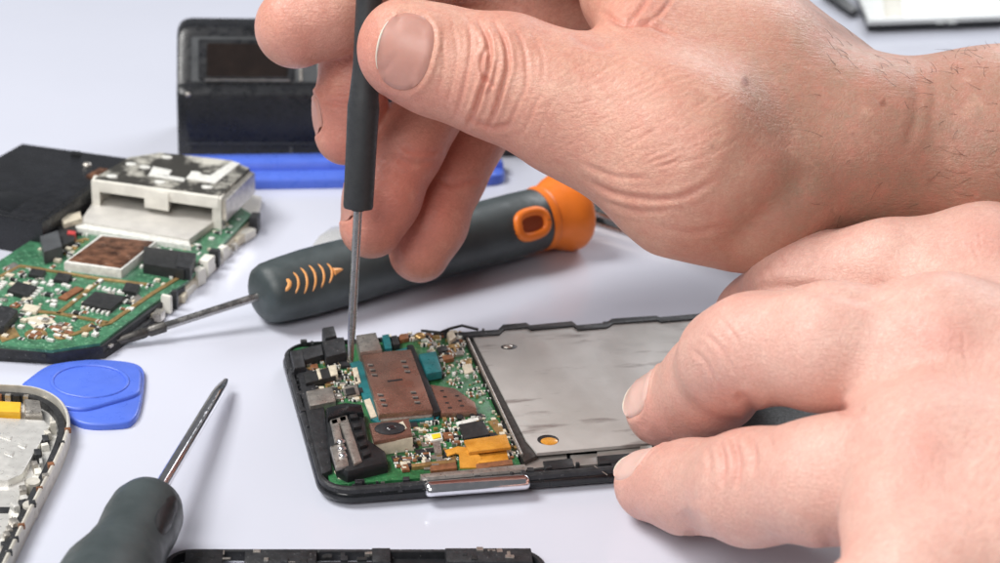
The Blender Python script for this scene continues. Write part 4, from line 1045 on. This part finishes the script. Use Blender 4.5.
# ---------------------------------------------------------------- black battery pack at the left edge
BO = at(42, 240, 0); BO[2] = 0
bt = thing('battery_pack', 'flat black battery pack behind the stripped phone at the left edge', 'battery', BO)
L_ = frame(BO, 0.0)
part('shell', 'black_case', [(42, 223), (131, 158), (22, 143), (-80, 200)], 0.0, 1.0, 0.05, parent=bt)
part('top_plate', 'black_case', [(40, 220), (126, 159), (24, 145), (-76, 199)], 1.0, 1.04, 0.02, parent=bt)
part('label_recess', 'black_gloss', [(-24, 199), (0, 189), (34, 195.5), (10, 212)], 1.035, 1.055, 0.01, parent=bt)
part('contact', 'copper_raw', [(86, 175), (100, 167), (108, 168.5), (95, 178)], 1.03, 1.10, 0.02, parent=bt)
part('latch', 'black', [(72, 150), (81, 151), (80, 154), (71, 153)], 1.0, 1.14, 0.02, parent=bt)
c = L_(87, 163.5, 1.1); MB().sphere((c[0], c[1], 1.06), 0.13, 0.13, 0.08).build('stud', 'nickel', bt)

# ---------------------------------------------------------------- black device standing at the back
DA = math.radians(7.9); DO = at(178, 157, 0); DO[2] = 0
dv_ = thing('charger_dock', 'black boxy device with small brown display window at the back', 'device', DO, DA)
W = 10.9
side = [(0.06, 0.0), (0.0, 0.06), (-0.02, 1.75), (0.04, 1.95), (0.20, 2.08), (0.42, 2.14), (1.50, 3.30), (1.66, 3.44), (1.90, 3.50), (2.5, 3.46), (2.75, 3.2), (2.85, 0.0)]
cy, cz = 1.0, 1.9
R = []
for x, f in ((0, 0.84), (0.05, 0.91), (0.13, 0.955), (0.25, 0.985), (0.42, 1), (W - 0.3, 1), (W - 0.14, 0.99), (W - 0.04, 0.95), (W, 0.90)):
    R.append([(x, cy + (y - cy) * f, (cz + (z - cz) * f) if z > 0.01 else 0.0) for y, z in side])
MB().rings(R).build('housing', 'black_case', dv_, smooth=30)
u = Vector((0, 1.50 - 0.42, 3.30 - 2.14)); SL = u.length; u.normalize(); nn = Vector((0, -u.z, u.y)); ob = Vector((0, 0.42, 2.14))
def slab(name, mt, x0, x1, s0, s1, h0, h1, parent=dv_, r=0.06):
    poly = rrect(x0, s0, x1, s1, r, 4); mb = MB()
    def P(q, h): return tuple(ob + u * q[1] + nn * h + Vector((q[0], 0, 0)))
    mb.rings([[P(q, h0) for q in poly], [P(q, h1 - 0.02) for q in poly], [P(q, h1) for q in inset(poly, 0.02)]])
    return mb.build(name, mt, parent)
slab('face_panel', 'grey_plastic', 0.42, 10.4, 0.04, SL - 0.1, -0.05, 0.03)
wf = slab('window_frame', 'black_case', 0.62, 3.40, 0.10, SL - 0.2, 0.0, 0.10)
slab('window', 'smoked', 0.86, 3.22, 0.16, SL - 0.34, 0.05, 0.115, wf)
slab('window_trim', 'nickel', 0.80, 3.28, 0.06, 0.10, 0.02, 0.12, wf, 0.015)
for x in (3.55, 4.1):
    slab('rib', 'nickel', x, x + 0.10, 0.08, SL - 0.4, 0.0, 0.07, dv_, 0.02)
slab('key', 'black_gloss', 4.3, 5.2, 0.2, SL - 0.3, 0.0, 0.14)
slab('key', 'black_gloss', 5.5, 6.4, 0.2, SL - 0.3, 0.0, 0.14)
slab('key', 'black_gloss', 6.7, 7.6, 0.2, SL - 0.3, 0.0, 0.14)
MB().box(W / 2, 0.0, 0.42, W - 0.5, 0.03, 0.03, 0, 0.0).build('seam', 'grey_plastic', dv_, smooth=0)
MB().sphere((0.33, 0.06, 1.93), 0.09, 0.05, 0.07).build('screw', 'nickel', dv_)  # small bright sphere standing in for the highlight on the rounded corner
MB().box(3.3, -0.005, 0.10, 0.10, 0.02, 0.22).build('latch_mark', 'grey_plastic', dv_, smooth=0)

# ---------------------------------------------------------------- blue plastic tools
SO = at(225, 190, 0); SE = at(507, 186, 0); SO[2] = 0; SE[2] = 0
sa = math.atan2(SE[1] - SO[1], SE[0] - SO[0]); SLn = float(np.linalg.norm(SE - SO))
sp_ = thing('pry_bar', 'long blue plastic pry bar lying behind the fingers', 'pry tool', SO, sa)
sec = [(0.0, 0.0), (0.0, 0.24), (0.05, 0.30), (0.58, 0.32), (0.66, 0.30), (0.70, 0.20), (0.78, 0.20), (0.82, 0.44), (0.90, 0.50), (1.45, 0.50), (1.52, 0.44), (1.52, 0.0)]
R = []
for s, f, hz in ((-1.5, 1, 1), (SLn - 0.9, 1, 1), (SLn - 0.5, 0.97, 1), (SLn - 0.22, 0.86, 0.98), (SLn - 0.08, 0.68, 0.93), (SLn - 0.01, 0.45, 0.8), (SLn, 0.3, 0.6)):
    R.append([(s, 0.76 + (y - 0.76) * f, z * hz) for y, z in sec])
MB().rings(R).build('bar', 'blue', sp_, smooth=50)
def pick(name, label, px, z0, z1, rimpx=None):
    o = at(px[0][0], px[0][1], 0); o[2] = z0
    t = thing(name, label, 'pry tool', o)
    Lp = frame(o, 0.0)
    poly = []
    sp = spline([np.array(q, float) for q in px + px[:1]], 5)[:-1]
    poly = [Lp(x, y, z1) for x, y in sp]
    MB().prism(poly, 0.0, z1 - z0, 0.05).build('blade', 'blue', t, smooth=50)
    if rimpx:
        cx, cy, rx, ry = rimpx
        pts = [(*Lp(cx + rx * math.cos(w), cy + ry * math.sin(w), z1), z1 - z0 - 0.01) for w in (2 * math.pi * k / 40 for k in range(41))]
        MB().tube(pts, 0.05, 8, caps=False).build('thumb_rim', 'blue', t, smooth=60)
pick('pry_pick', 'rounded blue plastic opening pick beside the silver phone shell', [(22, 383), (44, 367), (62, 362), (92, 359), (126, 361), (142, 367), (144, 380), (140, 406), (134, 418), (122, 423), (84, 423), (60, 410), (40, 396)], 0.0, 0.16, (90, 385, 38, 16))
pk = [o for o in bpy.data.objects if o.name.startswith('pry_pick')][0]
o = at(22, 384, 0); Lp = frame((o[0], o[1], 0), 0.0)
sp = spline([np.array(q, float) for q in [(24, 382), (46, 368), (64, 363), (92, 360), (124, 362), (140, 368), (141, 384), (137, 393), (112, 401), (84, 408), (60, 405), (40, 394), (24, 382)]], 5)[:-1]
MB().prism([Lp(x, y, 0.28) for x, y in sp], 0.14, 0.25, 0.06).build('raised_face', 'blue', pk, smooth=60)
for o in pk.children:
    if o.name.startswith('thumb_rim'): o.location.z = 0.09 * CM
o = at(312, 250, 0); o[2] = 0
t = thing('clear_pick', 'small clear plastic pick behind the ring finger tip', 'pry tool', o); Lp = frame(o, 0.0)
MB().prism([Lp(x, y, 0.12) for x, y in ((311, 247), (318, 236), (332, 226), (352, 224), (366, 240), (352, 254), (322, 254))], 0.0, 0.12, 0.04).build('blade', 'clear', t)
MB().tube([(*Lp(313, 249, 0.12), 0.10), (*Lp(322, 253, 0.12), 0.10), (*Lp(340, 253, 0.12), 0.10)], 0.04, 8).build('lip', 'clear', t)

# ---------------------------------------------------------------- steel tweezers arm behind the orange end
q0, q1 = at(580, 208, 0.25), at(690, 243, 0.25)
tw = thing('tweezers', 'brown steel tweezers just showing under the wrist beside the orange handle end', 'tweezers', (q0[0], q0[1], 0))
dirx = Vector((q1[0] - q0[0], q1[1] - q0[1])).normalized(); ny = Vector((-dirx.y, dirx.x))
for w, z0, z1 in ((0.32, 0.02, 0.12), (0.30, 0.30, 0.42)):
    poly = [(0 + ny.x * w, ny.y * w), (-ny.x * w, -ny.y * w), (dirx.x * 5.5 - ny.x * 0.12, dirx.y * 5.5 - ny.y * 0.12), (dirx.x * 5.5 + ny.x * 0.12, dirx.y * 5.5 + ny.y * 0.12)]
    MB().prism(poly, z0, z1, 0.02).build('arm', 'steel', tw)
MB().prism([(ny.x * 0.3, ny.y * 0.3), (-ny.x * 0.3, -ny.y * 0.3), (dirx.x * 0.6 - ny.x * 0.3, dirx.y * 0.6 - ny.y * 0.3), (dirx.x * 0.6 + ny.x * 0.3, dirx.y * 0.6 + ny.y * 0.3)], 0.0, 0.30).build('joint', 'steel_dark', tw)

# ---------------------------------------------------------------- silver phone shell in the lower left corner
SO2 = at(20, 470, 0); SO2[2] = -0.38
ss = thing('phone_shell', 'empty silver phone shell cut by the left edge', 'phone shell', SO2); _Ls = frame(SO2, 0.0)
def L_(x, y, z): return _Ls(x, y, z - 0.38)
outl = [(-70, 380), (-20, 383), (14, 384), (38, 387), (56, 395), (66, 406), (70, 420), (67, 436), (56, 462), (30, 512), (4, 566), (-20, 612), (-110, 612), (-150, 470)]
ol = ccw([L_(x, y, 0.80) for x, y in spline([np.array(q, float) for q in outl + outl[:1]], 4)[:-1]])
il = inset(ol, 0.07); il2 = inset(ol, 0.2)
MB().wall(ol, il, 0.38, 0.80, 0.03).build('outer_rim', 'silver_paint', ss)
MB().wall(inset(ol, 0.10), inset(ol, 0.26), 0.40, 0.66, 0.03).build('inner_rim', 'black_rough', ss)
MB().prism(il, 0.39, 0.46).build('floor', 'silver_case', ss)
part('inner_plate', 'silver_case', [(-60, 414), (44, 420), (50, 426), (22, 474), (8, 480), (-60, 478)], 0.44, 0.62, 0.03, parent=ss)
part('inner_plate', 'silver_case', [(-60, 490), (14, 490), (20, 498), (4, 534), (-60, 538)], 0.44, 0.56, 0.03, parent=ss)
for q in ([(2, 432), (12, 436), (10, 439), (0, 435)], [(20, 441), (27, 444), (25, 447), (18, 444)], [(6, 449), (14, 452), (12, 455), (4, 452)]):
    part('emboss', 'silver_case', q, 0.60, 0.66, 0.015, parent=ss)
part('label', 'yellow_label', [(-20, 400), (21, 402), (20, 412), (-20, 411)], 0.5, 0.72, 0.02, parent=ss)
part('sensor', 'nickel', [(24, 398), (40, 400), (42, 412), (25, 412)], 0.4, 0.74, 0.05, parent=ss)
part('slot', 'black', [(0, 507), (10, 507), (8, 513), (-2, 513)], 0.5, 0.575, 0.005, parent=ss)
rg = random.Random(31)
for k in range(24):
    f = k / 23; x = 61 - 53 * f + rg.uniform(-5, 3); y = 420 + 126 * f
    c = L_(x - 4, y, 0.66); MB().box(c[0] - 0.02, c[1], 0.42, rg.uniform(0.05, 0.16), rg.uniform(0.08, 0.3), rg.uniform(0.15, 0.34), 0.45 + rg.uniform(-0.2, 0.2), 0.03).build('clip', rg.choice(['silver_paint', 'nickel', 'silver_case', 'black_rough', 'white_plastic']), ss)
for k in range(8):
    c = L_(-10 + 9 * k, 393 + 0.4 * k, 0.7); MB().box(c[0], c[1], 0.4, rg.uniform(0.08, 0.16), 0.1, rg.uniform(0.2, 0.3), 0, 0.02).build('clip', rg.choice(['black', 'nickel', 'brown_part']), ss)
for k in range(9):
    f = (k + rg.uniform(-0.3, 0.3)) / 8; x = 67 - 58 * f; y = 430 + 120 * f
    c = L_(x, y, 0.81); MB().box(c[0], c[1], 0.70, 0.13, rg.uniform(0.05, 0.16), 0.115, 0.4, 0.01).build('notch', rg.choice(['black_rough', 'brown_part', 'nickel']), ss)
for (x, y) in ((33, 482), (30, 505)):
    c = L_(x, y, 0.7); MB().tube([(c[0], c[1], 0.42), (c[0], c[1], 0.72)], 0.15, 14).build('screw_post', 'silver_paint', ss)

# ---------------------------------------------------------------- black phone frame at the bottom edge
FA = math.radians(5.3); FO = at(166, 556, 0.0); FO[2] = 0
bf = thing('gutted_phone', 'empty black phone frame running along the bottom edge', 'phone frame', FO, FA); L_ = frame(FO, FA)
xr = L_(546, 556, 0.4)[0]
def X(px): return L_(px, 552, 0.4)[0]
yt = L_(360, 547, 0.26)[1]
of = rrect(0.0, yt - 5.2, xr, yt, 0.55, 8)
MB().wall(of, inset(of, 0.12), 0.0, 0.22, 0.03).build('outer_rim', 'black_rough', bf)
for x0, x1, z in ((0.4, X(223), 0.24), (X(244), X(317), 0.25), (X(372), X(391), 0.28), (X(446), xr - 0.25, 0.28)):
    MB().box((x0 + x1) / 2, yt - 0.30, 0.05, x1 - x0, 0.52, z - 0.05, 0, 0.05).build('rim_block', 'black_rough', bf)
MB().box((X(317) + X(372)) / 2, yt - 0.52, 0.05, X(372) - X(317), 0.16, 0.16, 0, 0.02).build('rim_block', 'black_rough', bf)
MB().box((X(391) + X(446)) / 2, yt - 0.36, 0.02, X(446) - X(391), 0.36, 0.08, 0, 0.02).build('rim_block', 'black', bf)
MB().box((X(223) + X(244)) / 2, yt - 0.55, 0.05, X(244) - X(223), 0.14, 0.16, 0, 0.02).build('rim_block', 'black_rough', bf)
scatter(bf, 'rim_debris', ['chip', 'black_rough', 'nickel'], [(0.5, yt - 0.5), (X(391), yt - 0.5), (X(391), yt - 0.1), (0.5, yt - 0.1)], 0.20, 26, 12, 0.05, 0.2)
scatter(bf, 'rim_debris', ['chip', 'black_rough', 'nickel'], [(X(450), yt - 0.5), (xr - 0.4, yt - 0.5), (xr - 0.4, yt - 0.1), (X(450), yt - 0.1)], 0.24, 16, 13, 0.05, 0.2)
mb = MB().box(xr * 0.5, yt - 5.0, 0.0, xr - 0.8, 0.3, 0.35, 0, 0.04); mb.build('lower_bar', 'black_rough', bf)

# ---------------------------------------------------------------- white panel at the upper right
WO = at(870, 24, 0); WO[2] = 0
wp = thing('display_panel', 'white display panel with black edge at the upper right corner', 'panel', WO); L_ = frame(WO, 0.0)
part('glass', 'white_panel', [(869, 20), (1004, 15), (1060, -40), (845, -40)], 0.34, 0.52, 0.02, parent=wp)
part('frame', 'black_gloss', [(868, 23), (1005, 18), (1062, -38), (844, -38)], 0.08, 0.36, 0.02, parent=wp)
part('band', 'beige_band', [(884, 17), (904, 16.5), (896, -38), (880, -38)], 0.51, 0.53, 0.004, parent=wp)
for x in (936, 948):
    part('latch', 'white_panel', [(x, 21), (x + 9, 20.6), (x + 9, 17), (x, 17.4)], 0.3, 0.40, 0.02, parent=wp)
part('connector', 'black', [(822, -8), (852, 12), (858, 8), (832, -14)], 0.1, 0.3, 0.01, parent=wp)
